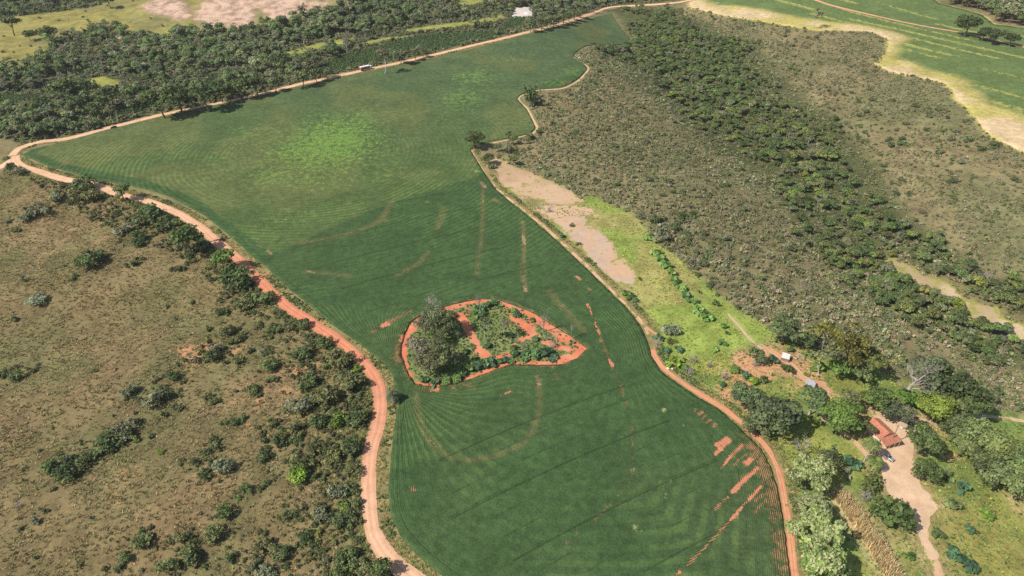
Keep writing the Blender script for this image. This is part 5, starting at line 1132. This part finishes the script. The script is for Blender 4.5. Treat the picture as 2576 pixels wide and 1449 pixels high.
# ------------------------------------------------------------------ left slope: roadside thicket, small shrubs, grass
LEFTP = W2([(-420, 470), (0, 440), (30, 425), (100, 440), (150, 458), (280, 500), (380, 530), (450, 560), (500, 590), (560, 640), (620, 700), (690, 770), (760, 815), (840, 868), (900, 930), (930, 970), (938, 1010), (935, 1060), (915, 1130), (908, 1200), (908, 1280), (915, 1340), (940, 1400), (1010, 1460), (1100, 1545), (1200, 1740), (-420, 1740)])
THICK = W2([(60, 440), (200, 450), (300, 490), (420, 530), (520, 600), (600, 660), (690, 765), (800, 845), (900, 930), (938, 1010), (915, 1130), (908, 1280), (940, 1400), (1000, 1470), (700, 1470), (740, 1300), (660, 1180), (640, 1080), (760, 1000), (700, 900), (620, 800), (540, 720), (440, 640), (330, 600), (200, 540), (100, 470)])
Pt = sample_random(THICK, 1.9, [], 0, 0.6, seed=21); q = fbm(Pt[:, 0], Pt[:, 1], 26, 141); rdist = segd(ROAD1, Pt)
Pt = Pt[RNG.random(len(Pt)) < np.clip(3.0 * q - 0.95, 0.06, 0.95) + 0.6 * sstep(26, 6, rdist)]
SAT = A(SAT); SAT = SAT[clear_of_roads(SAT, 1.0) & (sdist(FIELD, SAT) < -2)]; Pt = np.concatenate([Pt, SAT])
sct = 0.36 + 1.0 * RNG.random(len(Pt)) ** 2.6
populate('shrub', Pt, sct, tints([(0.10, 0.13, 0.052), (0.125, 0.155, 0.06), (0.155, 0.165, 0.085), (0.17, 0.19, 0.06)], [3, 3, 2.4, 0.8], len(Pt), 22), 190, 'roadside_thicket', 'low tangled growth of the roadside thicket', 'leafy shrub in the thicket lining the red road', 'shrubs in the roadside thicket', 22, cat='shrubs')
Pg = sample(LEFTP, 4.6, [THICK], 0, 1, seed=23); q = fbm(Pg[:, 0], Pg[:, 1], 40, 145); Pg = Pg[RNG.random(len(Pg)) < np.clip(2.4 * q - 1.0, 0.015, 0.5)]
populate('scrub', Pg, 0.22 + 0.4 * RNG.random(len(Pg)) ** 2, tints([(0.095, 0.12, 0.052), (0.13, 0.14, 0.07), (0.16, 0.165, 0.095)], [3, 3, 1], len(Pg), 24), 120, 'small_shrubs', 'tiny shrubs dotted over the dry grass slope', 'low shrub dotted on the open dry grass', 'tiny shrubs on open dry grass', 24, cat='shrubs')
random.seed(31)
plant('tuft', w1(300, 1300), 1.0, (0.2, 0.17, 0.08), 'single dry grass tuft low on the left slope', var=0, name='grass_tuft')['category'] = 'grass'
plant('tuft', w1(310, 1310), 1.0, (0.2, 0.17, 0.08), 'dry grass tuft beside the tiny pair low on the left slope', var=1, name='grass_tuft')['category'] = 'grass'
plant('tuft', w1(322, 1304), 1.0, (0.22, 0.18, 0.08), 'third dry grass tuft low on the left slope', var=2, name='grass_tuft')['category'] = 'grass'
Pq = sample_random(LEFTP, 1.0, [], 0, 0.3, seed=25); q = fbm(Pq[:, 0], Pq[:, 1], 9, 151); Pq = Pq[RNG.random(len(Pq)) < np.clip(1.5 * q - 0.1, 0.2, 0.9)]
tg = tints([(0.33, 0.265, 0.14), (0.275, 0.245, 0.115), (0.22, 0.22, 0.10), (0.41, 0.32, 0.20)], [3, 3.4, 2.6, 1], len(Pq), 26)
scatter('dry_grass', 'dry tan grass tufts covering the left slope', 'grass', 'tuft', np.c_[Pq, hgt(Pq[:, 0], Pq[:, 1]) - 0.03], 0.75 + 0.8 * RNG.random(len(Pq)), tg, seed=27)
# grass of scrub and fallow
Pf = np.concatenate([sample(LIME, 1.35, [BARE1, BARE2], 0.3, 0.6, seed=28), sample(FARM, 1.3, [YARD, CORN, FIELD], 0.4, 0.8, seed=29), sample(W2([(1980, 1130), (2080, 1170), (2110, 1230), (2090, 1260), (2150, 1340), (2220, 1460), (2000, 1460)]), 1.5, [CORN, FIELD], 0.3, 0.5, seed=33)])
q = fbm(Pf[:, 0], Pf[:, 1], 10, 153); Pf = Pf[RNG.random(len(Pf)) < np.clip(1.7 * q - 0.25, 0.15, 0.9)]; q = fbm(Pf[:, 0], Pf[:, 1], 18, 155); isl_ = inside(FARM, Pf)
tf_ = tints([(0.32, 0.40, 0.10), (0.28, 0.36, 0.085), (0.44, 0.41, 0.14)], [3, 3, 1.2], len(Pf), 30)
tf_ = np.where((isl_ & (q > 0.48))[:, None], tints([(0.18, 0.27, 0.085), (0.23, 0.31, 0.10)], [1, 1], len(Pf), 32), tf_)
scatter('pasture_grass', 'lush lime and yellow pasture grass beside the field and round the farm', 'grass', 'tuft', np.c_[Pf, hgt(Pf[:, 0], Pf[:, 1]) - 0.03], 0.7 + 0.8 * RNG.random(len(Pf)), tf_, seed=31)
# low weeds: island, verges, farm
VERGE = np.concatenate([sample(ISLAND, 1.1, [], -0.1, 0.0, seed=34)]); wv = island_attr(VERGE)['weed']; VERGE = VERGE[(wv > 0.38 + 0.25 * RNG.random(len(VERGE))) | (RNG.random(len(VERGE)) < 0.10)]
def along(line, lo, hi, n, sides=(-1, 1)):
    L = smooth_line(line, 1.5); t = np.gradient(L, axis=0); t /= np.linalg.norm(t, axis=1)[:, None] + 1e-9; nn = np.stack([-t[:, 1], t[:, 0]], 1); k = RNG.integers(0, len(L), n)
    return L[k] + nn[k] * (RNG.uniform(lo, hi, n) * RNG.choice(sides, n))[:, None] + t[k] * RNG.uniform(-1.6, 1.6, n)[:, None]
Pv = np.concatenate([along(ROAD1, 3.0, 6.2, 2600), along(TRACK_R, 2.0, 4.5, 900), along(TRACK_R2, 1.8, 4.5, 700), along(ROADTOP, 2.9, 5.0, 2200)])
Pv = np.concatenate([Pv, along(ROAD1, 2.6, 6.5, 5000), along(ROADTOP, 2.6, 5.5, 4000), along(TRACK_R, 1.4, 4.5, 2600), along(TRACK_R2, 1.4, 4.5, 2200)])
Pv = Pv[(sdist(FIELD, Pv) < -0.1) & clear_of_roads(Pv, -0.2)]; Pv = Pv[fbm(Pv[:, 0], Pv[:, 1], 12, 161) + 0.25 * RNG.random(len(Pv)) > 0.5]
scatter('verge_grass', 'straw and green grass along the road verges', 'grass', 'tuft', np.c_[Pv, hgt(Pv[:, 0], Pv[:, 1]) - 0.03], 0.6 + 0.9 * RNG.random(len(Pv)) ** 2, tints([(0.30, 0.31, 0.11), (0.42, 0.34, 0.17), (0.20, 0.27, 0.09)], [2, 2, 2], len(Pv), 39), seed=40)
Pv = Pv[fbm(Pv[:, 0], Pv[:, 1], 8, 165) > 0.60]
Pk = sample(FARM, 2.6, [YARD, CORN, FIELD], 0.8, 1.0, seed=35); Pk = Pk[fbm(Pk[:, 0], Pk[:, 1], 14, 163) > 0.50]
Pall = np.concatenate([VERGE, Pv, Pk]); ta = tints([(0.13, 0.19, 0.065), (0.17, 0.22, 0.065), (0.21, 0.22, 0.10), (0.10, 0.165, 0.07)], [3, 2, 1.5, 1.5], len(Pall), 36)
scatter('weeds', 'low green weeds on the red island, the verges and the farm ground', 'weeds', 'weed', np.c_[Pall, hgt(Pall[:, 0], Pall[:, 1]) - 0.03], 0.28 + 0.5 * RNG.random(len(Pall)) ** 2, ta, seed=37)

# coffee rows
def rows(poly, d0, spacing, step, seed, jit=0.15):
    rng = np.random.default_rng(seed); c = poly.mean(0); d = d0 / np.linalg.norm(d0); n = A((-d[1], d[0])); R = np.abs(poly - c).max() * 1.5
    a, b = np.meshgrid(np.arange(-R, R, step), np.arange(-R, R, spacing)); P_ = c + a.ravel()[:, None] * d + b.ravel()[:, None] * n + rng.normal(size=(a.size, 2)) * jit
    return P_[inside(poly, P_)]
cdir = W2([(1000, 140), (1150, 100)]); cdir = cdir[1] - cdir[0]
Pcf = np.concatenate([rows(c, cdir, 2.8, 1.0, 40 + i) for i, c in enumerate(COFFEE)]); Pcf = Pcf[clear_of_roads(Pcf, 1.5)]
random.seed(41)
cf = w1(960, 128); plant('coffee', Pcf[0].tolist() + [float(hgt(*Pcf[0]))], 1.2, (0.07, 0.125, 0.045), 'glossy coffee bush at the end of a plantation row', var=0)['category'] = 'bush'
plant('coffee', Pcf[1].tolist() + [float(hgt(*Pcf[1]))], 1.2, (0.07, 0.125, 0.045), 'glossy coffee bush second from the end of a plantation row', var=1)['category'] = 'bush'
Pcf = Pcf[2:]
scatter('coffee_rows', 'dark green rows of coffee bushes above the straight road', 'coffee', 'coffee', np.c_[Pcf, hgt(Pcf[:, 0], Pcf[:, 1]) - 0.05], 1.05 + 0.35 * RNG.random(len(Pcf)), tints([(0.125, 0.205, 0.080), (0.145, 0.225, 0.09), (0.17, 0.235, 0.10)], [3, 3, 1], len(Pcf), 42), seed=43)

# dry corn
dcn = W2([(2110, 1240), (2250, 1449)]); dcn = dcn[1] - dcn[0]; Pn = rows(CORN, dcn, 0.5, 0.42, 44, 0.2)
plant('cornstalk', Pn[0].tolist() + [float(hgt(*Pn[0]))], 1.0, (0.38, 0.29, 0.15), 'dry corn plant at the corner of the corn strip', var=0, name='corn_plant')['category'] = 'corn'
plant('cornstalk', Pn[1].tolist() + [float(hgt(*Pn[1]))], 1.0, (0.38, 0.29, 0.15), 'dry corn plant next to the corner one of the corn strip', var=1, name='corn_plant')['category'] = 'corn'
Pn = Pn[2:]
scatter('dry_corn', 'strip of dry straw-coloured corn between flowering trees and sandy drive', 'corn', 'cornstalk', np.c_[Pn, hgt(Pn[:, 0], Pn[:, 1]) - 0.03], 0.8 + 0.4 * RNG.random(len(Pn)), tints([(0.78, 0.62, 0.38), (0.66, 0.52, 0.31), (0.84, 0.70, 0.47)], [2, 2, 1], len(Pn), 45), seed=46)

# ------------------------------------------------------------------ farm buildings, vehicles, small things
M_TILE = None
def tile_mat():
    s = N('roof_tile'); p = s.n('TexCoord').outputs['Object']
    w = s.n('TexWave', wave_type='BANDS', bands_direction='X'); s.put(w.inputs['Vector'], p); w.inputs['Scale'].default_value = 1.4; w.inputs['Distortion'].default_value = 0.4
    n = s.noise(p, 1.3, 5, 0.65); c = s.mix(s.ramp(n, 0.3, 0.72), (0.45, 0.165, 0.10, 1), (0.60, 0.27, 0.175, 1))
    return s.finish(c, 0.85, s.bump(w.outputs['Fac'], 0.08), 0.1)
M_TILE = tile_mat(); M_WALL = mat_plain('lime_wash', (0.66, 0.60, 0.52), 0.9, 0.12, 0.8); M_WOOD = mat_plain('weathered_wood', (0.25, 0.19, 0.14), 0.9, 0.25, 2.0)
M_SHEET = mat_plain('pale_sheet', (0.62, 0.60, 0.58), 0.55, 0.2, 0.9); M_GREYSHEET = mat_plain('grey_sheet', (0.33, 0.33, 0.35), 0.6, 0.25, 0.9); M_WHITE = mat_plain('white_paint', (0.8, 0.8, 0.78), 0.5, 0.06)
M_BLACK = mat_plain('black_plastic', (0.02, 0.02, 0.022), 0.5, 0.1); M_TYRE = mat_plain('tyre_rubber', (0.025, 0.024, 0.023), 0.85, 0.1); M_GLASS = mat_plain('dark_glass', (0.03, 0.04, 0.05), 0.08, 0.0, spec=0.6)
M_SILVER = mat_plain('silver_paint', (0.46, 0.48, 0.51), 0.3, 0.04, metallic=0.5); M_DOOR = mat_plain('blue_door', (0.10, 0.16, 0.26), 0.6, 0.1); M_CAB = mat_plain('white_cab', (0.78, 0.79, 0.80), 0.35, 0.04); M_CARGO = mat_plain('cargo_red', (0.33, 0.14, 0.10), 0.7, 0.25, 1.2)
M_POLE = mat_plain('utility_pole', (0.20, 0.19, 0.18), 0.85, 0.15); M_YELLOW = mat_plain('ochre_wall', (0.60, 0.46, 0.24), 0.9, 0.12); M_DARKCAR = mat_plain('dark_paint', (0.03, 0.032, 0.038), 0.3, 0.05)
M_STRAW = mat_plain('straw', (0.5, 0.45, 0.4), 0.95, 0.2)

def bm_obj(name, fn, mat, parent=None, bevel=0.0):
    bm = bmesh.new(); fn(bm)
    if bevel: bmesh.ops.bevel(bm, geom=bm.edges[:], offset=bevel, segments=2, affect='EDGES', profile=0.6)
    bmesh.ops.recalc_face_normals(bm, faces=bm.faces[:])
    me = bpy.data.meshes.new(name); bm.to_mesh(me); bm.free(); me.materials.append(mat); return obj(name, me, parent)
def box(bm, x0, x1, y0, y1, z0, z1):
    v = [bm.verts.new(p) for p in [(x0, y0, z0), (x1, y0, z0), (x1, y1, z0), (x0, y1, z0), (x0, y0, z1), (x1, y0, z1), (x1, y1, z1), (x0, y1, z1)]]
    for f in [(0, 3, 2, 1), (4, 5, 6, 7), (0, 1, 5, 4), (1, 2, 6, 5), (2, 3, 7, 6), (3, 0, 4, 7)]: bm.faces.new([v[i] for i in f])
def slab(bm, pts, th):      # quad slab, thickness downward
    top = [bm.verts.new(p) for p in pts]; bot = [bm.verts.new((p[0], p[1], p[2] - th)) for p in pts]; n = len(pts)
    bm.faces.new(top); bm.faces.new(bot[::-1])
    for i in range(n): bm.faces.new([top[i], bot[i], bot[(i + 1) % n], top[(i + 1) % n]])
def cyl(bm, r0, r1, z0, z1, n=12, x=0, y=0, axis='z'):
    a = []; b = []
    for i in range(n):
        q = 2 * math.pi * i / n; c, s = math.cos(q), math.sin(q)
        P0, P1 = ((x + r0 * c, y + r0 * s, z0), (x + r1 * c, y + r1 * s, z1)) if axis == 'z' else ((x + r0 * c, z0, y + r0 * s), (x + r1 * c, z1, y + r1 * s))
        a.append(bm.verts.new(P0)); b.append(bm.verts.new(P1))
    for i in range(n): bm.faces.new([a[i], a[(i + 1) % n], b[(i + 1) % n], b[i]])
    bm.faces.new(a[::-1]); bm.faces.new(b)

# farmhouse: local X = across, local Y = along the ridge (pointing away from the yard)
hA, hB, hC, hD = W([(2213, 1049), (2262, 1099), (2212, 1109), (2191, 1088)], 2.6)
ax = (hB - hA)[:2]; LEN = np.linalg.norm(ax); yd = -ax / LEN; rz = math.atan2(yd[1], yd[0]) - math.pi / 2
cen = (hA + hB + hC + hD)[:2] / 4; WID = 6.8; L0 = 5.2
gz = float(hgt(*cen)) 
house = empty('farmhouse', (cen[0], cen[1], gz), rz)
tag(house, 'small farmhouse with red tiled gable roof and lower porch roof', 'house')
w2 = WID / 2; yb = -L0 + 3.0; yt = L0
bm_obj('wall', lambda b: (box(b, -w2 + .5, w2 - .5, yb, yt - .3, -0.6, 2.75), b.faces.new([b.verts.new(p) for p in [(-w2 + .5, yb, 2.75), (w2 - .5, yb, 2.75), (0, yb, 4.2)]]), b.faces.new([b.verts.new(p) for p in [(-w2 + .5, yt - .3, 2.75), (0, yt - .3, 4.2), (w2 - .5, yt - .3, 2.75)]])), M_WALL, house)
roof = bm_obj('roof', lambda b: (slab(b, [(-w2 - .2, yb - .3, 2.62), (-0.0, yb - .3, 4.42), (-0.0, yt + .2, 4.42), (-w2 - .2, yt + .2, 2.62)], 0.14), slab(b, [(0.004, yb - .3, 4.42), (w2 + .2, yb - .3, 2.62), (w2 + .2, yt + .2, 2.62), (0.004, yt + .2, 4.42)], 0.14)), M_TILE, house)
bm_obj('ridge_cap', lambda b: cyl(b, 0.16, 0.16, yb - .32, yt + .22, 8, 0, 4.43, 'y'), M_TILE, roof)
bm_obj('porch_roof', lambda b: slab(b, [(-w2 - .2, yb - 3.3, 2.15), (w2 + .2, yb - 3.3, 2.15), (w2 + .2, yb - .05, 3.0), (-w2 - .2, yb - .05, 3.0)], 0.13), M_TILE, house)
for px in (-w2 + .1, -1.2, 1.2, w2 - .1): bm_obj('porch_post', lambda b: box(b, px - .09, px + .09, yb - 3.1, yb - 2.92, -0.5, 2.1), M_WHITE, house)
dr = bm_obj('door', lambda b: box(b, -0.45, 0.45, yb - .06, yb + .02, 0.0, 2.05), M_DOOR, house); bm_obj('handle', lambda b: box(b, 0.3, 0.36, yb - .1, yb - .05, 1.0, 1.08), M_BLACK, dr)
for (x0, y0, sx) in [(-2.2, yb - .05, 0), (2.2, yb - .05, 0)]:
    wdw = bm_obj('window', lambda b: box(b, x0 - .5, x0 + .5, y0 - .01, y0 + .04, 0.95, 1.95), M_GLASS, house); bm_obj('frame', lambda b: (box(b, x0 - .56, x0 + .56, y0 - .03, y0 + .03, 1.95, 2.03), box(b, x0 - .56, x0 + .56, y0 - .03, y0 + .03, .87, .95)), M_WHITE, wdw)
for sx in (-1, 1):
    for yy in (1.0, 4.0):
        xw = sx * (w2 - .5); wdw = bm_obj('window', lambda b: box(b, xw - .04, xw + .04, yy - .5, yy + .5, 0.95, 1.95), M_GLASS, house); bm_obj('frame', lambda b: (box(b, xw - .06, xw + .06, yy - .56, yy + .56, 1.95, 2.03), box(b, xw - .06, xw + .06, yy - .56, yy + .56, .87, .95)), M_WHITE, wdw)

def at(u, v, up=0.0): return w1(u, v, up)
def shed(u, v, rz, wx, wy, h, roofm, wallm, label, pitch=0.5, two=False):
    p = at(u, v, h); r = empty('shed', tuple(p), rz); tag(r, label, 'shed')
    bm_obj('wall', lambda b: box(b, -wx / 2 + .2, wx / 2 - .2, -wy / 2 + .2, wy / 2 - .2, -0.4, h - .25), wallm, r)
    if two:
        bm_obj('roof', lambda b: slab(b, [(-wx / 2, -wy / 2, h - .2), (wx / 2, -wy / 2, h - .2), (wx / 2, 0, h + pitch), (-wx / 2, 0, h + pitch)], 0.05), roofm, r)
        bm_obj('roof', lambda b: slab(b, [(-wx / 2 - .3, 0.05, h + pitch - .05), (wx / 2 - .4, 0.05, h + pitch - .05), (wx / 2 - .4, wy / 2, h - .2), (-wx / 2 - .3, wy / 2, h - .2)], 0.05), M_SHEET, r)
    else: bm_obj('roof', lambda b: slab(b, [(-wx / 2, -wy / 2, h - .2), (wx / 2, -wy / 2, h - .2), (wx / 2, wy / 2, h + pitch), (-wx / 2, wy / 2, h + pitch)], 0.05), roofm, r)
    for sx in (-1, 1): bm_obj('post', lambda b: box(b, sx * wx / 2 - .06 * sx - .06, sx * wx / 2 - .06 * sx + .06, -wy / 2 + .02, -wy / 2 + .14, -0.4, h - .25), M_WOOD, r)
    bm_obj('door', lambda b: box(b, -.4, .4, -wy / 2 + .15, -wy / 2 + .21, 0, h - .5), M_WOOD, r)
    return r
shed(1977, 896, -0.45, 3.0, 2.6, 1.9, M_SHEET, M_WOOD, 'tiny shed with a pale sheet roof beside the rubble heap')
shed(2040, 962, -0.5, 3.4, 3.6, 2.2, M_GREYSHEET, M_YELLOW, 'grey-roofed shed with an ochre wall along the worn track', two=True)

def rubble():
    p = at(1999, 903); r = empty('rubble_heap', tuple(p), 0.4); tag(r, 'heap of red tiles and white boards beside the tiny shed', 'rubble'); rg = np.random.default_rng(5)
    for i in range(9):
        x, y = rg.normal(size=2) * 0.9; L = rg.uniform(.8, 2.0); bd = bm_obj('board', lambda b: box(b, -L / 2, L / 2, -.12, .12, 0, .05), M_WHITE if i % 2 else M_WOOD, r); bd.location = (x, y, .12 + .1 * rg.random()); bd.rotation_euler = (rg.normal() * .15, rg.normal() * .2, rg.random() * 6)
    for i in range(14):
        x, y = rg.normal(size=2) * 0.7; bd = bm_obj('tile', lambda b: box(b, -.3, .3, -.2, .2, 0, .06), M_TILE, r); bd.location = (x, y, .05 + .25 * rg.random()); bd.rotation_euler = (rg.normal() * .3, rg.normal() * .3, rg.random() * 6)
rubble()
def pen():
    p = at(2014, 902); r = empty('animal_pen', tuple(p), -0.4); tag(r, 'small empty wooden pen frame beside the rubble heap', 'pen')
    for x in (-1, 1):
        for y in (-.8, .8): bm_obj('post', lambda b: box(b, x - .06, x + .06, y - .06, y + .06, -.4, 1.5), M_STRAW, r)
    for z in (.7, 1.4):
        for y in (-.8, .8): bm_obj('rail', lambda b: box(b, -1.1, 1.1, y - .11, y - .062, z - .05, z + .05), M_STRAW, r)
        for x in (-1, 1): bm_obj('rail', lambda b: box(b, x - .11, x - .062, -.95, .95, z - .2, z - .1), M_STRAW, r)
pen()

def wheel(parent, x, y, r, w):
    t = bm_obj('wheel', lambda b: cyl(b, r, r, y - w / 2, y + w / 2, 16, x, r, 'y'), M_TYRE, parent); bm_obj('rim', lambda b: cyl(b, r * .6, r * .6, y - w / 2 - .012, y + w / 2 + .012, 12, x, r, 'y'), M_SILVER, t); return t
def car(u, v, rz, paint, label, L=4.0):
    p = at(u, v); c = empty('car', (p[0], p[1], p[2] + .10), rz); tag(c, label, 'car')
    prof = [(-2.0, .38), (-1.98, .78), (-1.75, .95), (-1.55, 1.36), (-1.2, 1.46), (.15, 1.47), (.95, 1.0), (1.75, .86), (1.98, .66), (2.0, .36)]
    def body(b):
        secs = []
        for yy, k, top in [(-.80, 1, .86), (-.72, 1, 1.0), (.72, 1, 1.0), (.80, 1, .86)]:
            secs.append([b.verts.new((x * (1 if top == 1 else .985), yy * (1.0 if z < 1.0 else .86), min(z, .98) if top < 1 else z)) for x, z in prof])
        n = len(prof)
        for s in range(3):
            for i in range(n): b.faces.new([secs[s][i], secs[s][(i + 1) % n], secs[s + 1][(i + 1) % n], secs[s + 1][i]])
        b.faces.new(secs[0][::-1]); b.faces.new(secs[3])
    bm_obj('body', body, paint, c, 0.03)
    bm_obj('windscreen', lambda b: slab(b, [(.24, -.56, 1.47), (.24, .56, 1.47), (.92, .64, 1.06), (.92, -.64, 1.06)], .02), M_GLASS, c)
    bm_obj('rear_window', lambda b: slab(b, [(-1.64, -.6, 1.26), (-1.64, .6, 1.26), (-1.50, .56, 1.44), (-1.50, -.56, 1.44)], .02), M_GLASS, c)
    for s in (-1, 1):
        bm_obj('side_window', lambda b: box(b, -1.35, .35, s * .735 - .015, s * .735 + .015, 1.03, 1.36), M_GLASS, c)
        bm_obj('headlight', lambda b: box(b, 1.9, 2.0, s * .6 - .14, s * .6 + .14, .62, .74), M_WHITE, c)
        for x in (-1.25, 1.25): wheel(c, x, s * .72, .31, .2)
    return c
car(2232, 1153, -0.9, M_SILVER, 'silver hatchback parked on the sandy farmyard')
car(287, 323, -2.8, M_DARKCAR, 'dark car driving along the straight road near the junction')

def truck():
    p0, p1 = W2([(905, 179), (940, 171)]); d = p1 - p0; rz = math.atan2(d[1], d[0]); p = at(922, 176); c = empty('truck', (p[0], p[1], p[2] + .12), rz); tag(c, 'cargo truck with white top and reddish load on the straight road', 'truck')
    bm_obj('chassis', lambda b: box(b, -5.2, 4.8, -.5, .5, .6, .9), M_BLACK, c)
    cg = bm_obj('cargo_bed', lambda b: box(b, -5.3, 2.3, -1.2, 1.2, .95, 3.1), M_CARGO, c); bm_obj('tarpaulin', lambda b: (slab(b, [(-5.4, -1.25, 3.3), (2.4, -1.25, 3.3), (2.4, 0, 3.55), (-5.4, 0, 3.55)], .45), slab(b, [(-5.4, 0.003, 3.55), (2.4, 0.003, 3.55), (2.4, 1.25, 3.3), (-5.4, 1.25, 3.3)], .45)), M_WHITE, cg)
    cb = bm_obj('cab', lambda b: box(b, 2.6, 4.7, -1.15, 1.15, .6, 2.75), M_CAB, c, 0.12)
    bm_obj('windscreen', lambda b: box(b, 4.66, 4.74, -.95, .95, 1.75, 2.45), M_GLASS, cb)
    for s in (-1, 1):
        bm_obj('side_window', lambda b: box(b, 3.3, 4.3, s * 1.15 - .02, s * 1.15 + .02, 1.75, 2.4), M_GLASS, cb)
        for x in (-4.2, -3.0, 3.8): wheel(c, x, s * 1.0, .5, .35)
truck()

def upole(u, v, h, label, arm=True):
    p = at(u, v); r = empty('utility_pole', tuple(p), 0.3); tag(r, label, 'pole')
    bm_obj('pole', lambda b: cyl(b, .17, .12, -.5, h, 8), M_POLE, r)
    if arm: bm_obj('crossarm', lambda b: box(b, -.8, .8, .13, .25, h - .7, h - .55), M_WOOD, r)
    return r
up = upole(2239, 1116, 9.5, 'dark utility pole with a lamp beside the farmhouse porch')
bm_obj('lamp', lambda b: (box(b, -.06, .06, -1.3, 0, 9.3, 9.38), cyl(b, .1, .3, 9.0, 9.28, 10, 0, -1.3)), M_WHITE, up)
upole(2515, 906, 7, 'bare pole standing alone in the grey scrub', False)
upole(2214, 9, 8, 'utility pole at the back of the striped field near the thin road'); upole(2348, 23, 8, 'utility pole in the striped field near the dark far woodland')

def tank():
    p = at(2289, 1071); r = empty('water_tank', tuple(p)); tag(r, 'round black water tank beside the half-bare tree', 'tank')
    bm_obj('body', lambda b: cyl(b, .75, .95, .0, 1.15, 16), M_BLACK, r); bm_obj('lid', lambda b: cyl(b, .5, .15, 1.152, 1.36, 16), M_GREYSHEET, r)
tank()
def dish(u, v, s, label):
    p = at(u, v); r = empty('satellite_dish', tuple(p), -1.2, s); tag(r, label, 'dish')
    def bowl(b):
        rings = []
        for k in range(5):
            q = k / 4; rr = 1.3 * q + .02; rings.append([b.verts.new((rr * math.cos(a), rr * math.sin(a), .35 * q * q)) for a in np.linspace(0, 2 * math.pi, 20, endpoint=False)])
        for k in range(4):
            for i in range(20): b.faces.new([rings[k][i], rings[k][(i + 1) % 20], rings[k + 1][(i + 1) % 20], rings[k + 1][i]])
        b.faces.new(rings[0][::-1])
    d = bm_obj('bowl', bowl, M_WHITE, r); d.location = (0, 0, 1.3); d.rotation_euler = (.5, 0, 0)
    bm_obj('stand', lambda b: cyl(b, .07, .07, -.3, 1.35, 8), M_GREYSHEET, r); bm_obj('feed_horn', lambda b: cyl(b, .03, .08, .02, .8, 6), M_GREYSHEET, d)
dish(2224, 1116, 1.0, 'large white satellite dish in front of the farmhouse porch'); dish(2470, 1053, .7, 'small white dish on a post by the farm lane')

def sack(u, v, label, s=.6):
    p = at(u, v); sm = shrub_mesh
    def f(b):
        bmesh.ops.create_icosphere(b, subdivisions=2, radius=s)
        for w in b.verts: w.co.z = max(w.co.z * .5, -.12) + .12; w.co.x *= 1.25 + .2 * math.sin(w.co.y * 5); w.co.y *= .9
    o = bm_obj('white_sack', f, M_WHITE); o.location = tuple(p); o.rotation_euler = (0, 0, random.random() * 3); tag(o, label, 'sack')
sack(1680, 927, 'larger white sack on the field edge by the lime weeds', .5); sack(1691, 928, 'smaller white sack beside the larger one on the field edge', .32); sack(2000, 1068, 'white bundle under the grey-green shade tree', .4)
def slabstone():
    p = at(2308, 1080); o = bm_obj('concrete_slab', lambda b: (slab(b, [(2.2 * math.cos(a), 1.3 * math.sin(a), .12) for a in np.linspace(0, 2 * math.pi, 14, endpoint=False)], .3)), M_SHEET); o.location = tuple(p); tag(o, 'pale oval concrete pad beside the black water tank', 'slab')
slabstone()
# beans drying in heaps on the yard
for i, (u, v, s) in enumerate([(1324, 34, 3.0), (1292, 40, 1.8), (1301, 41, 1.6)]):
    p = at(u, v)
    def f(b):
        cyl(b, s, s * .25, 0, s * .28, 14)
    o = bm_obj('drying_heap', f, M_WHITE, None, .1); o.location = (p[0], p[1], p[2] + .1); tag(o, ['largest white heap on the concrete drying yard', 'white heap at the corner of the concrete drying yard', 'small white heap on the edge of the concrete drying yard'][i], 'heap')

# ------------------------------------------------------------------ air
def air():
    bm = bmesh.new(); box(bm, -7600, 7600, -7600, 7600, -60, H + 30)
    me = bpy.data.meshes.new('haze'); bm.to_mesh(me); bm.free()
    m = bpy.data.materials.new('haze_air'); m.use_nodes = True; t = m.node_tree; t.nodes.clear()
    o_ = t.nodes.new('ShaderNodeOutputMaterial'); v = t.nodes.new('ShaderNodeVolumePrincipled'); v.inputs['Color'].default_value = (0.92, 0.95, 1.0, 1); v.inputs['Density'].default_value = 0.00007; v.inputs['Anisotropy'].default_value = 0.2
    t.links.new(v.outputs[0], o_.inputs['Volume']); me.materials.append(m); return tag(obj('haze', me), 'thin pale daylight haze over the whole valley', 'haze', kind='stuff')
air()
